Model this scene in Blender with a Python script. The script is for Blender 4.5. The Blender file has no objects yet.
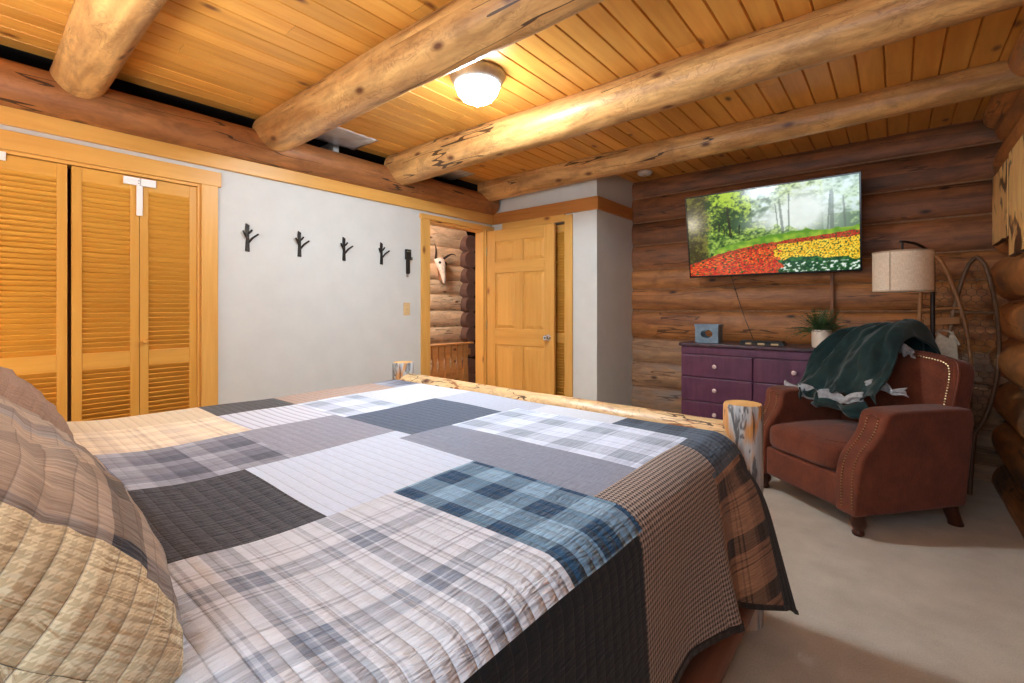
import bpy, math, random
from mathutils import Vector, Matrix, noise as mn
C = bpy.context.scene.collection
SC = bpy.context.scene
PI = math.pi
rnd = random.Random(7)

# ------------------------------------------------------------------ colour / node helpers
def lin(c):
    return tuple(((v/255)/12.92 if v/255 <= .04045 else ((v/255+.055)/1.055)**2.4) for v in c) + (1.0,)

class G:
    def __init__(s, name):
        s.m = bpy.data.materials.new(name); s.m.use_nodes = True
        s.t = s.m.node_tree; s.t.nodes.clear()
        s.out = s.t.nodes.new('ShaderNodeOutputMaterial')
    def link(s, a, sock):
        if isinstance(a, bpy.types.NodeSocket): s.t.links.new(a, sock)
        else: sock.default_value = a
    def n(s, typ, ins=None, **props):
        n = s.t.nodes.new('ShaderNode'+typ)
        for k, v in props.items(): setattr(n, k, v)
        for k, v in (ins or {}).items(): s.link(v, n.inputs[k])
        return n
    def m_(s, op, a, b=None, c=None, clamp=False):
        n = s.t.nodes.new('ShaderNodeMath'); n.operation = op; n.use_clamp = clamp
        s.link(a, n.inputs[0])
        if b is not None: s.link(b, n.inputs[1])
        if c is not None: s.link(c, n.inputs[2])
        return n.outputs[0]
    def uv(s):
        return s.n('UVMap', uv_map='UVMap').outputs[0]
    def sep(s, v):
        n = s.n('SeparateXYZ', {0: v}); return n.outputs[0], n.outputs[1], n.outputs[2]
    def comb(s, x, y, z=0.0):
        return s.n('CombineXYZ', {0: x, 1: y, 2: z}).outputs[0]
    def mul(s, v, k):
        n = s.n('VectorMath', operation='MULTIPLY'); s.link(v, n.inputs[0]); s.link(k, n.inputs[1]); return n.outputs[0]
    def add(s, v, k):
        n = s.n('VectorMath', operation='ADD'); s.link(v, n.inputs[0]); s.link(k, n.inputs[1]); return n.outputs[0]
    def noise(s, v, scale=1.0, detail=2.0, rough=.5, dist=0.0):
        return s.n('TexNoise', {'Vector': v, 'Scale': scale, 'Detail': detail, 'Roughness': rough, 'Distortion': dist}).outputs[0]
    def ramp(s, fac, stops, interp='LINEAR'):
        n = s.t.nodes.new('ShaderNodeValToRGB'); r = n.color_ramp; r.interpolation = interp
        while len(r.elements) < len(stops): r.elements.new(0.5)
        for e, (p, c) in zip(r.elements, stops):
            e.position = p; e.color = c if len(c) == 4 else lin(c)
        s.link(fac, n.inputs[0]); return n.outputs[0]
    def mix(s, fac, a, b, mode='MIX'):
        n = s.t.nodes.new('ShaderNodeMix'); n.data_type = 'RGBA'; n.blend_type = mode
        s.link(fac, n.inputs[0]); s.link(a, n.inputs[6]); s.link(b, n.inputs[7]); return n.outputs[2]
    def bump(s, h, strength=.3, dist=.01, normal=None):
        n = s.n('Bump', {'Height': h, 'Strength': strength, 'Distance': dist})
        if normal is not None: s.link(normal, n.inputs['Normal'])
        return n.outputs[0]
    def done(s, col, rough=.5, normal=None, metal=0.0, spec=.5, sheen=0.0, **kw):
        b = s.n('BsdfPrincipled')
        s.link(col if isinstance(col, bpy.types.NodeSocket) else (lin(col) if len(col) == 3 else col), b.inputs['Base Color'])
        s.link(rough, b.inputs['Roughness']); b.inputs['Metallic'].default_value = metal
        b.inputs['Specular IOR Level'].default_value = spec
        if sheen: b.inputs['Sheen Weight'].default_value = sheen
        if normal is not None: s.link(normal, b.inputs['Normal'])
        for k, v in kw.items(): s.link(v, b.inputs[k])
        s.t.links.new(b.outputs[0], s.out.inputs[0]); return s.m

def wood(name, c1, c2, rough=.45, var=.12, knots=.6, knotc=(70, 35, 18), swirl=0.0, crack=0.0, fine=40, broad=7, bump=.15, sheen_spec=.4, patch=None, psc=(1.1, 3.0), pth=(.5, .68), csc=(.45, 5.5)):
    g = G(name); uv = g.uv()
    rp = g.n('NewGeometry').outputs['Random Per Island']
    off = g.comb(g.m_('MULTIPLY', rp, 37.3), g.m_('MULTIPLY', rp, 91.7), 0.0)
    v = g.add(uv, off)
    g1 = g.noise(g.mul(v, (2.0, fine, 1)), 1, 3, .6)
    g2 = g.noise(g.mul(v, (.7, broad, 1)), 1, 3, .55, 1.2)
    fac = g.m_('ADD', g.m_('MULTIPLY', g2, .6), g.m_('MULTIPLY', g1, .4))
    col = g.ramp(fac, [(.32, c1), (.68, c2)])
    h = g1
    if swirl:
        n3 = g.noise(g.mul(v, (7, 13, 1)), 1, 2, .5, 2.2)
        ln = g.m_('ABSOLUTE', g.m_('SUBTRACT', n3, .5))
        msk = g.m_('SUBTRACT', 1.0, g.m_('SMOOTH_MIN', g.m_('MULTIPLY', ln, 22.0), 1.0, .1), clamp=True)
        brk = g.ramp(g.noise(g.mul(v, (5, 9, 1)), 1, 2), [(.40, (0, 0, 0)), (.62, (255, 255, 255))])
        bl_ = g.noise(g.mul(v, (3.5, 10, 1)), 1, 4, .65, 1.0)
        col = g.mix(g.ramp(bl_, [(.42, (0, 0, 0)), (.66, (190, 190, 190))]), col, lin(tuple(.66*a for a in c1)))
        col = g.mix(g.m_('MULTIPLY', g.m_('MULTIPLY', msk, brk), swirl), col, lin(knotc), 'MIX')
    if patch is not None:
        n4 = g.noise(g.mul(v, (*psc, 1)), 1, 3, .6, .5)
        col = g.mix(g.ramp(n4, [(pth[0], (0, 0, 0)), (pth[1], (255, 255, 255))]), col, lin(patch))
    if knots:
        vo = g.n('TexVoronoi', {'Vector': g.mul(v, (2.0, 4.2, 1)), 'Scale': 1.0}, voronoi_dimensions='2D')
        cr = g.sep(vo.outputs['Color'])[0]
        gate = g.m_('GREATER_THAN', cr, 1-knots)
        kd = g.ramp(vo.outputs['Distance'], [(.03, (255, 255, 255)), (.10, (60, 60, 60)), (.2, (0, 0, 0))])
        col = g.mix(g.m_('MULTIPLY', kd, gate), col, lin(knotc))
    if crack:
        n5 = g.noise(g.mul(v, (*csc, 1)), 1, 3, .55)
        l5 = g.m_('ABSOLUTE', g.m_('SUBTRACT', n5, .5))
        c5 = g.m_('LESS_THAN', l5, .006)
        m5 = g.m_('GREATER_THAN', g.noise(g.mul(v, (1.3, 1.0, 1)), 1, 1), .52)
        col = g.mix(g.m_('MULTIPLY', g.m_('MULTIPLY', c5, m5), crack), col, lin((45, 24, 14)))
    br = g.m_('ADD', 1-var, g.m_('MULTIPLY', rp, 2*var))
    hsv = g.n('HueSaturation', {'Color': col, 'Value': br})
    return g.done(hsv.outputs[0], rough, g.bump(h, bump, .004), spec=sheen_spec)

def plain(name, c, rough=.5, metal=0.0, var=0.0, scale=30, bump=0.0, spec=.5, **kw):
    g = G(name)
    co = g.n('TexCoord').outputs['Object']
    n = g.noise(co, scale, 3, .6)
    a = tuple(max(0, x*(1-var)) for x in c); b = tuple(min(255, x*(1+var)) for x in c)
    col = g.ramp(n, [(.3, a), (.7, b)])
    return g.done(col, rough, g.bump(n, bump, .004) if bump else None, metal, spec, **kw)

# ------------------------------------------------------------------ quilt fabrics (UV in metres: u across bed, v along bed)
def quilted(g, col, s=.032, st=.5, stitch=.35, rough=.9):
    u, v, _ = g.sep(g.uv())
    ph = g.m_('ABSOLUTE', g.m_('SUBTRACT', g.m_('FRACT', g.m_('DIVIDE', v, s)), .5))   # .5 at a stitch line
    d = g.m_('SUBTRACT', .5, ph)
    ht = g.m_('POWER', g.m_('MULTIPLY', d, 2.0), .45)
    cr = g.noise(g.comb(g.m_('MULTIPLY', u, 95.0), g.m_('MULTIPLY', v, 17.0)), 1, 2, .55, .6)
    wv = g.noise(g.comb(g.m_('MULTIPLY', u, 600.0), g.m_('MULTIPLY', v, 600.0)), 1, 1)
    h = g.m_('ADD', g.m_('ADD', g.m_('MULTIPLY', ht, .8), g.m_('MULTIPLY', cr, 1.8)), g.m_('MULTIPLY', wv, .06))
    line = g.m_('LESS_THAN', d, .035)
    col = g.mix(g.m_('MULTIPLY', line, stitch*.55), col, lin((96, 90, 88)))
    if g.m.name.startswith('quilt_') and not any(k in g.m.name for k in ('tan', 'brown', 'hound', 'cream', 'lining')):
        col = g.mix(1.0, col, (.93, 1.0, 1.09, 1), 'MULTIPLY')      # cool cast of the light put into the quilt colours
    return g.done(col, rough, g.bump(h, st, .009), spec=.15, sheen=.1)

def fab_plain(name, c, thread=.06, **kw):
    g = G(name); u, v, _ = g.sep(g.uv())
    n = g.noise(g.comb(g.m_('MULTIPLY', u, 30.0), g.m_('MULTIPLY', v, 400.0)), 1, 2)
    n2 = g.noise(g.comb(g.m_('MULTIPLY', u, 400.0), g.m_('MULTIPLY', v, 30.0)), 1, 2)
    f = g.m_('MULTIPLY', g.m_('ADD', n, n2), .5)
    col = g.ramp(f, [(.35, tuple(x*(1-thread) for x in c)), (.65, tuple(min(255, x*(1+thread)) for x in c))])
    return quilted(g, col, **kw)

def fab_plaid(name, period, warp, weft, off=(0, 0), streak=.25, **kw):
    g = G(name); u, v, _ = g.sep(g.uv())
    fu = g.m_('FRACT', g.m_('ADD', g.m_('DIVIDE', u, period), off[0]+20))
    fv = g.m_('FRACT', g.m_('ADD', g.m_('DIVIDE', v, period), off[1]+20))
    a = g.ramp(fu, warp, 'CONSTANT'); b = g.ramp(fv, weft, 'CONSTANT')
    col = g.mix(.5, a, b)
    n = g.noise(g.comb(g.m_('MULTIPLY', u, 220.0), g.m_('MULTIPLY', v, 9.0)), 1, 2)
    col = g.mix(streak, col, g.ramp(n, [(.35, (60, 60, 62)), (.65, (250, 250, 250))]), 'OVERLAY')
    return quilted(g, col, **kw)

def fab_hound(name, ca, cb, size, **kw):
    g = G(name); u, v, _ = g.sep(g.uv())
    x = g.m_('DIVIDE', u, size); y = g.m_('DIVIDE', v, size)
    a = g.m_('LESS_THAN', g.m_('FRACT', g.m_('ADD', x, 50.0)), .5); b = g.m_('LESS_THAN', g.m_('FRACT', g.m_('ADD', y, 50.0)), .5)
    tw = g.m_('LESS_THAN', g.m_('FRACT', g.m_('ADD', g.m_('MULTIPLY', g.m_('ADD', x, y), 2.0), 100.0)), .5)
    both = g.m_('MULTIPLY', a, b)
    xor = g.m_('ABSOLUTE', g.m_('SUBTRACT', a, b))
    f = g.m_('ADD', both, g.m_('MULTIPLY', xor, tw), clamp=True)
    return quilted(g, g.mix(f, lin(ca), lin(cb)), **kw)

def fab_stripe(name, c, line, period, frac=.3, **kw):
    g = G(name); u, v, _ = g.sep(g.uv())
    f = g.m_('LESS_THAN', g.m_('FRACT', g.m_('ADD', g.m_('DIVIDE', v, period), 40.0)), frac)
    return quilted(g, g.mix(f, lin(c), lin(line)), **kw)

# ------------------------------------------------------------------ mesh builder
def basis(d):
    d = d.normalized(); a = Vector((0, 0, 1)) if abs(d.z) < .95 else Vector((1, 0, 0))
    x = d.cross(a).normalized(); return x, d.cross(x).normalized()

class MB:
    def __init__(s): s.v = []; s.f = []; s.uv = []; s.mi = []
    def quad(s, pts, uvs, mi=0):
        b = len(s.v); s.v += [tuple(p) for p in pts]; s.f.append(tuple(range(b, b+len(pts)))); s.uv.append(list(uvs)); s.mi.append(mi)
    def box(s, lo, hi, grain=None, mi=0, M=None, taper=None):
        lo = Vector(lo); hi = Vector(hi)
        L = [hi[i]-lo[i] for i in range(3)]
        if grain is None: grain = max(range(3), key=lambda i: L[i])
        b = len(s.v)
        P = [Vector(((hi if i & 1 else lo).x, (hi if i & 2 else lo).y, (hi if i & 4 else lo).z)) for i in range(8)]
        s.v += [tuple(M @ p) if M else tuple(p) for p in P]
        for fc, ax in (((0, 2, 3, 1), 2), ((4, 5, 7, 6), 2), ((0, 1, 5, 4), 1), ((2, 6, 7, 3), 1), ((0, 4, 6, 2), 0), ((1, 3, 7, 5), 0)):
            ot = [i for i in range(3) if i != ax]
            ua, va = (grain, [i for i in ot if i != grain][0]) if grain in ot else ot
            s.f.append(tuple(b+i for i in fc)); s.uv.append([(P[i][ua], P[i][va]+.37*ax) for i in fc]); s.mi.append(mi)
        return s
    def grid(s, fn, nu, nv, uvfn=None, mi=0, closeu=False, mifn=None):
        b = len(s.v)
        for j in range(nv+1):
            for i in range(nu+1):
                s.v.append(tuple(fn(i/nu, j/nv)))
        for j in range(nv):
            for i in range(nu):
                a = b+j*(nu+1)+i
                s.f.append((a, a+1, a+nu+2, a+nu+1))
                q = [(i, j), (i+1, j), (i+1, j+1), (i, j+1)]
                s.uv.append([(uvfn(x/nu, y/nv) if uvfn else (x/nu, y/nv)) for x, y in q]); s.mi.append(mifn(i, j) if mifn else mi)
        return s
    def tube(s, pts, rad, n=10, caps=True, mi=0, capmi=None, lump=None, uvo=0.0, flat=None):
        pts = [Vector(p) for p in pts]; N = len(pts)
        R = rad if isinstance(rad, (list, tuple)) else [rad]*N
        b = len(s.v); ln = 0; us = []
        x0 = None
        for k, p in enumerate(pts):
            d = (pts[min(k+1, N-1)]-pts[max(k-1, 0)]).normalized()
            if x0 is None: x, y = basis(d)
            else:
                x = (x0-d*x0.dot(d)).normalized(); y = d.cross(x)
            x0 = x
            if k: ln += (p-pts[k-1]).length
            us.append(ln)
            for i in range(n):
                a = 2*PI*i/n; r = R[k]
                if lump: r = r*(1+lump(k/(N-1), a, ln))
                fx, fy = flat or (1, 1)
                s.v.append(tuple(p+x*(math.cos(a)*r*fx)+y*(math.sin(a)*r*fy)))
        rr = sum(R)/N
        for k in range(N-1):
            for i in range(n):
                i2 = (i+1) % n
                s.f.append((b+k*n+i, b+k*n+i2, b+(k+1)*n+i2, b+(k+1)*n+i))
                v0, v1 = i/n*2*PI*rr, (i+1)/n*2*PI*rr
                s.uv.append([(us[k]+uvo, v0), (us[k]+uvo, v1), (us[k+1]+uvo, v1), (us[k+1]+uvo, v0)]); s.mi.append(mi)
        if caps:
            cm = mi if capmi is None else capmi
            for k, rev in ((0, True), (N-1, False)):
                ids = [b+k*n+i for i in range(n)]
                cs = [(math.cos(2*PI*i/n)*R[k], math.sin(2*PI*i/n)*R[k]) for i in range(n)]
                if rev: ids.reverse(); cs.reverse()
                s.f.append(tuple(ids)); s.uv.append(cs); s.mi.append(cm)
        return s
    def lathe(s, prof, n=24, M=None, mi=0, caps=True):
        b = len(s.v)
        for r, z in prof:
            for i in range(n):
                a = 2*PI*i/n; p = Vector((r*math.cos(a), r*math.sin(a), z)); s.v.append(tuple(M @ p) if M else tuple(p))
        for k in range(len(prof)-1):
            for i in range(n):
                i2 = (i+1) % n
                s.f.append((b+k*n+i, b+k*n+i2, b+(k+1)*n+i2, b+(k+1)*n+i))
                s.uv.append([(i/n, prof[k][1]), ((i+1)/n, prof[k][1]), ((i+1)/n, prof[k+1][1]), (i/n, prof[k+1][1])]); s.mi.append(mi)
        if caps:
            for k, rev in ((0, True), (len(prof)-1, False)):
                if prof[k][0] < 1e-5: continue
                ids = [b+k*n+i for i in range(n)]
                if rev: ids.reverse()
                s.f.append(tuple(ids)); s.uv.append([(math.cos(2*PI*i/n)*prof[k][0], math.sin(2*PI*i/n)*prof[k][0]) for i in range(n)]); s.mi.append(mi)
        return s
    def prism(s, poly, t0, t1, axis=0, M=None, mi=0):
        """polygon in the two other axes, extruded along axis from t0 to t1"""
        n = len(poly); b = len(s.v)
        def P(q, t):
            p = [0, 0, 0]; o = [i for i in range(3) if i != axis]; p[axis] = t; p[o[0]] = q[0]; p[o[1]] = q[1]
            p = Vector(p); return tuple(M @ p) if M else tuple(p)
        s.v += [P(q, t0) for q in poly]+[P(q, t1) for q in poly]
        s.f.append(tuple(range(b+n-1, b-1, -1))); s.uv.append([poly[i] for i in range(n-1, -1, -1)]); s.mi.append(mi)
        s.f.append(tuple(range(b+n, b+2*n))); s.uv.append([poly[i] for i in range(n)]); s.mi.append(mi)
        ln = 0
        for i in range(n):
            j = (i+1) % n; l2 = ln+math.hypot(poly[j][0]-poly[i][0], poly[j][1]-poly[i][1])
            s.f.append((b+i, b+j, b+n+j, b+n+i)); s.uv.append([(t0, ln), (t0, l2), (t1, l2), (t1, ln)]); s.mi.append(mi); ln = l2
        return s
    def ball(s, c, r, nu=8, nv=6, sc=(1, 1, 1), mi=0):
        c = Vector(c)
        prof = [(math.sin(PI*k/nv)*r, -math.cos(PI*k/nv)*r) for k in range(nv+1)]
        prof[0] = (1e-4, -r); prof[-1] = (1e-4, r)
        return s.lathe(prof, nu, Matrix.Translation(c) @ Matrix.Diagonal((*sc, 1)), mi, False)

def obj(name, mb, mats, parent=None, smooth=None, bevel=0, seg=2, solid=0, loc=None, subsurf=0):
    me = bpy.data.meshes.new(name); me.from_pydata(mb.v, [], mb.f)
    ul = me.uv_layers.new(name='UVMap')
    flat = [c for f in mb.uv for q in f for c in q]
    ul.data.foreach_set('uv', flat)
    for m in (mats if isinstance(mats, (list, tuple)) else [mats]): me.materials.append(m)
    me.polygons.foreach_set('material_index', mb.mi)
    import bmesh
    bm = bmesh.new(); bm.from_mesh(me); bmesh.ops.recalc_face_normals(bm, faces=bm.faces); bm.to_mesh(me); bm.free()
    if smooth:
        me.polygons.foreach_set('use_smooth', [True]*len(me.polygons)); me.set_sharp_from_angle(angle=math.radians(smooth))
    me.update()
    o = bpy.data.objects.new(name, me); C.objects.link(o)
    if parent: o.parent = parent
    if loc: o.location = loc
    if solid:
        m = o.modifiers.new('solid', 'SOLIDIFY'); m.thickness = solid; m.offset = 0
    if bevel:
        m = o.modifiers.new('bevel', 'BEVEL'); m.width = bevel; m.segments = seg; m.limit_method = 'ANGLE'; m.angle_limit = math.radians(40); m.harden_normals = False
    if subsurf:
        m = o.modifiers.new('sub', 'SUBSURF'); m.levels = subsurf; m.render_levels = subsurf
    return o

def tag(o, label, cat, group=None, kind=None):
    o['label'] = label; o['category'] = cat
    if group: o['group'] = group
    if kind: o['kind'] = kind
    return o
def thing(name, label, cat, loc=(0, 0, 0), rotz=0, group=None, kind=None):
    o = bpy.data.objects.new(name, None); C.objects.link(o); o.empty_display_size = .1
    o.location = loc; o.rotation_euler = (0, 0, rotz)
    return tag(o, label, cat, group, kind)
def struct(name, mb, mats, label, cat, **kw):
    return tag(obj(name, mb, mats, **kw), label, cat, kind='structure')
def dup(root, loc=None, rotz=None, label=None):
    r = root.copy(); C.objects.link(r)
    if loc is not None: r.location = loc
    if rotz is not None: r.rotation_euler = (0, 0, rotz)
    if label: r['label'] = label
    for ch in list(root.children):
        c = ch.copy(); C.objects.link(c); c.parent = r
        for gch in ch.children:
            d = gch.copy(); C.objects.link(d); d.parent = c
    return r

def nz(x, y=0., z=0.): return mn.noise(Vector((x, y, z)))
def lerp_t(t, tab):
    if t <= tab[0][0]: return tab[0][1]
    for (a, va), (b, vb) in zip(tab, tab[1:]):
        if t <= b: return va+(vb-va)*(t-a)/(b-a)
    return tab[-1][1]

# ------------------------------------------------------------------ materials
M_ = {}
M_['beam'] = wood('log_honey', (160, 102, 52), (232, 182, 114), .42, .05, .5, (96, 52, 26), swirl=.42, crack=.9, fine=24, broad=5, bump=.45)
M_['plate'] = wood('log_plate', (138, 84, 46), (186, 122, 68), .5, .05, .4, (80, 42, 20), swirl=.2, crack=.9, fine=22, broad=5)
M_['endgrain'] = wood('log_end', (186, 130, 72), (222, 172, 104), .6, .05, 0, fine=10, broad=10)
M_['plank'] = wood('ceiling_pine', (200, 132, 52), (230, 166, 78), .42, .12, .45, (120, 66, 30), fine=26, broad=6)
M_['pine'] = wood('yellow_pine', (212, 154, 74), (232, 178, 96), .38, .03, .30, (140, 82, 40), fine=30, broad=6)
M_['pine_s'] = wood('louver_pine', (208, 146, 54), (224, 164, 70), .38, .03, 0, fine=34, broad=6)
M_['pine_c'] = wood('closet_pine', (204, 146, 60), (222, 168, 82), .38, .03, 0, fine=30, broad=6)
M_['pine_d'] = wood('door_pine', (204, 146, 68), (226, 170, 88), .35, .04, .05, (150, 92, 44), fine=34, broad=4)
M_['pine_o'] = wood('trim_orange', (178, 112, 52), (204, 138, 70), .4, .03, .25, (110, 60, 30), fine=30, broad=6)
M_['log_t'] = wood('wall_log_dark', (112, 66, 40), (172, 108, 64), .55, .08, .3, (58, 32, 20), swirl=.12, crack=.6, fine=26, broad=6, patch=(96, 62, 40))
M_['log_m'] = wood('wall_log_brown', (142, 84, 44), (206, 136, 74), .5, .08, .3, (64, 34, 18), swirl=.16, crack=.7, fine=26, broad=6)
M_['log_g'] = wood('wall_log_grey', (140, 102, 74), (194, 150, 110), .6, .08, .3, (80, 56, 42), swirl=.18, crack=.6, fine=24, broad=6, patch=(142, 124, 112))
M_['log_r'] = wood('wall_log_amber', (158, 96, 50), (214, 142, 78), .45, .08, .35, (58, 34, 22), swirl=.2, crack=.6, fine=18, broad=5, patch=(112, 84, 66))
M_['log_h'] = wood('hall_log_pale', (216, 184, 148), (244, 220, 186), .5, .06, .4, (96, 56, 34), swirl=.15, crack=.6, fine=20, broad=5)
M_['log_e'] = wood('hall_log_end', (96, 70, 62), (122, 92, 82), .7, .05, 0, fine=8, broad=8)
M_['slab'] = wood('railing_slab', (176, 118, 64), (218, 160, 98), .5, .10, .5, (110, 60, 32), fine=22, broad=5)
M_['chink'] = plain('log_chinking', (146, 106, 76), .8, var=.1)
M_['wallw'] = plain('painted_plaster', (212, 212, 207), .75, var=.015, scale=6, bump=.05)
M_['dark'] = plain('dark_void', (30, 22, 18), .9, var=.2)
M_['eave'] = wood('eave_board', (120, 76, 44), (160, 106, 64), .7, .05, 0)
M_['black'] = plain('matt_black', (18, 17, 17), .5, var=.1)
M_['blackgl'] = plain('gloss_black', (12, 12, 13), .2, var=.1)
M_['iron'] = plain('dark_iron', (52, 47, 42), .5, .6, var=.2, scale=60, bump=.2)
M_['nickel'] = plain('brushed_nickel', (176, 170, 164), .4, .5, var=.05)
M_['steel'] = plain('polished_steel', (225, 225, 228), .15, 1.0)
M_['whiteplastic'] = plain('white_plastic', (240, 240, 238), .35)
M_['almond'] = plain('almond_plastic', (222, 190, 140), .4)
M_['brass'] = plain('aged_brass', (190, 165, 120), .3, .9)

g = G('carpet_cream'); co = g.n('TexCoord').outputs['Object']
a = g.noise(co, 160, 3, .7); b = g.noise(co, 5, 3, .6)
col = g.ramp(g.m_('ADD', g.m_('MULTIPLY', a, .5), g.m_('MULTIPLY', b, .5)), [(.3, (178, 166, 147)), (.7, (216, 205, 187))])
M_['carpet'] = g.done(col, .95, g.bump(g.m_('ADD', a, g.m_('MULTIPLY', b, 1.5)), .5, .012), spec=.1, sheen=.2)

# quilt patches
W = (236, 238, 242)
F = {}
F['white'] = fab_plain('quilt_white', (208, 214, 224), .04, stitch=.5)
F['white2'] = fab_plain('quilt_ivory', (210, 209, 210), .04, stitch=.2)
F['ltgrey'] = fab_plain('quilt_silver', (186, 187, 195), .05, stitch=.15)
F['cream'] = fab_plain('quilt_cream', (216, 200, 172), .04, stitch=.45)
F['slate'] = fab_plain('quilt_slate', (88, 98, 112), .10, stitch=.15)
F['charcoal'] = fab_plain('quilt_charcoal', (82, 80, 80), .15, stitch=.3)
F['darkgrey'] = fab_plain('quilt_dark_grey', (72, 72, 76), .18, stitch=.5, st=.9)
F['mauve'] = fab_plain('quilt_mauve_grey', (152, 150, 158), .07, stitch=.2)
F['greyr'] = fab_plain('quilt_heather_grey', (138, 142, 154), .09, stitch=.2)
F['tan'] = fab_plain('quilt_tan', (176, 154, 142), .06, stitch=.2)
F['black'] = fab_plain('quilt_black', (30, 29, 30), .2, stitch=.2, st=.3)
F['lining'] = fab_plain('quilt_lining', (44, 38, 34), .2, stitch=.1, st=.3)
F['hound'] = fab_hound('quilt_houndstooth', (178, 162, 150), (62, 54, 52), .0125, st=.35, stitch=.1)
F['houndb'] = fab_hound('quilt_beige_houndstooth', (204, 186, 150), (112, 98, 78), .022, st=.35, stitch=.2)
F['teal'] = fab_plaid('quilt_teal', .17, [(0, (64, 76, 88)), (.5, (90, 104, 116))], [(0, (60, 72, 84)), (.5, (86, 98, 110))], st=.6, stitch=.3)
F['blue'] = fab_plaid('quilt_blue_check', .15, [(0, (44, 76, 104)), (.5, (146, 178, 198))], [(0, (46, 78, 104)), (.5, (148, 178, 196))], off=(.3, .6), st=1.0, stitch=.15)
F['wplaid'] = fab_plaid('quilt_pale_check', .21, [(0, (164, 172, 184)), (.45, (212, 218, 226)), (.5, (190, 196, 206)), (.55, (222, 226, 234))],
                        [(0, (162, 170, 182)), (.4, (222, 226, 234)), (.62, (184, 192, 204)), (.66, (222, 226, 234))], off=(.2, .0), st=.4, stitch=.1)
F['wstripe'] = fab_stripe('quilt_white_striped', (214, 214, 218), (186, 184, 190), .032, .22, stitch=.35)
bw = [(0, (218, 218, 220)), (.13, (168, 168, 174)), (.16, (214, 214, 217)), (.19, (162, 164, 172)), (.22, (222, 221, 222)), (.38, (128, 136, 150)), (.47, (152, 158, 168)), (.49, (196, 198, 204)), (.51, (146, 152, 164)), (.60, (132, 140, 152)), (.64, (222, 221, 222)), (.70, (172, 172, 178)), (.72, (218, 217, 219)), (.75, (170, 172, 178)), (.77, (212, 212, 214))]
F['big'] = fab_plaid('quilt_window_plaid', .215, bw, bw, off=(.22, .1), st=.8, stitch=.3, streak=.16)
bc = [(0, (236, 222, 196)), (.3, (206, 188, 164)), (.34, (236, 222, 196)), (.4, (196, 180, 160)), (.46, (238, 226, 202)), (.7, (214, 200, 180))]
F['creamp'] = fab_plaid('quilt_cream_plaid', .2, bc, bc, off=(.1, .3), st=.4, stitch=.3)
F['gplaid'] = fab_plaid('quilt_grey_plaid', .19, [(0, (92, 94, 106)), (.34, (170, 170, 178)), (.62, (128, 128, 136))], [(0, (96, 98, 108)), (.4, (176, 176, 184)), (.7, (136, 136, 144))], st=.5, stitch=.25)
bb = [(0, (66, 54, 48)), (.34, (150, 116, 92)), (.44, (96, 76, 62)), (.48, (154, 120, 94)), (.54, (90, 72, 60)), (.58, (158, 124, 98)), (.9, (120, 94, 76))]
bb2 = [(0, (60, 52, 46)), (.30, (176, 134, 104)), (.40, (110, 86, 70)), (.43, (176, 134, 104)), (.52, (100, 80, 66)), (.55, (178, 138, 108))]
F['bplaid'] = fab_plaid('quilt_brown_plaid', .19, bb2, bb, st=.3, stitch=.1)
FN = list(F)
FM = [F[k] for k in FN]; FI = {k: i for i, k in enumerate(FN)}

# chair upholstery
g = G('rust_upholstery'); co = g.n('TexCoord').outputs['Object']
w1 = g.noise(g.mul(co, (260, 260, 26)), 1, 3, .7); w2 = g.noise(co, 9, 3, .6)
col = g.ramp(g.m_('ADD', g.m_('MULTIPLY', w1, .5), g.m_('MULTIPLY', w2, .5)), [(.3, (80, 40, 27)), (.7, (130, 68, 45))])
M_['uphol'] = g.done(col, .85, g.bump(w1, .35, .003), spec=.2, sheen=.15)
M_['chairleg'] = wood('chair_leg_wood', (52, 26, 18), (82, 42, 28), .3, .05, 0)
g = G('green_velvet'); co = g.n('TexCoord').outputs['Object']
n = g.noise(co, 14, 4, .6, .5)
M_['velvet'] = g.done(g.ramp(n, [(.3, (10, 30, 30)), (.7, (22, 52, 50))]), .7, g.bump(g.noise(co, 200, 2), .3, .003), spec=.2, sheen=.25)
M_['sherpa'] = plain('grey_sherpa', (158, 158, 160), .95, var=.12, scale=60, bump=.6, spec=.1)

# dresser
g = G('plum_paint'); uv = g.uv()
n1 = g.noise(g.mul(uv, (30, 3, 1)), 1, 3, .6); n2 = g.noise(g.mul(uv, (7, 7, 1)), 1, 4, .6)
col = g.ramp(g.m_('ADD', g.m_('MULTIPLY', n1, .5), g.m_('MULTIPLY', n2, .5)), [(.3, (72, 34, 58)), (.5, (92, 44, 72)), (.7, (108, 56, 80))])
M_['plum'] = g.done(col, .42, g.bump(n1, .15, .003))
M_['plum_edge'] = plain('plum_worn_edge', (64, 40, 50), .4, var=.3, scale=20)
M_['knob'] = plain('pearl_knob', (226, 196, 190), .25, .3)
# ------------------------------------------------------------------ room
HW, CZ = 4.60, 2.53
LX = -3.46
def log_lump(seed, amp=.04):
    def f(t, a, ln):
        return amp*nz(ln*1.1+seed*7.3, math.cos(a)*.9+seed, math.sin(a)*.9)+amp*.5*nz(ln*4+seed, math.cos(a)*2, math.sin(a)*2+seed)
    return f
def log(mb, p0, p1, r0, r1, seed, n=26, mi=0, capmi=None, amp=.04, step=.09, flat=None):
    p0, p1 = Vector(p0), Vector(p1); N = max(4, int((p1-p0).length/step))
    pts = []; rs = []
    for k in range(N+1):
        t = k/N
        pts.append(p0.lerp(p1, t)+Vector((0, nz(t*2.2+seed, 3.1)*.012, nz(t*2.2+seed, 9.7)*.012))); rs.append(r0+(r1-r0)*t)
    mb.tube(pts, rs, n, True, mi, capmi, log_lump(seed, amp), seed*3.1, flat)

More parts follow.
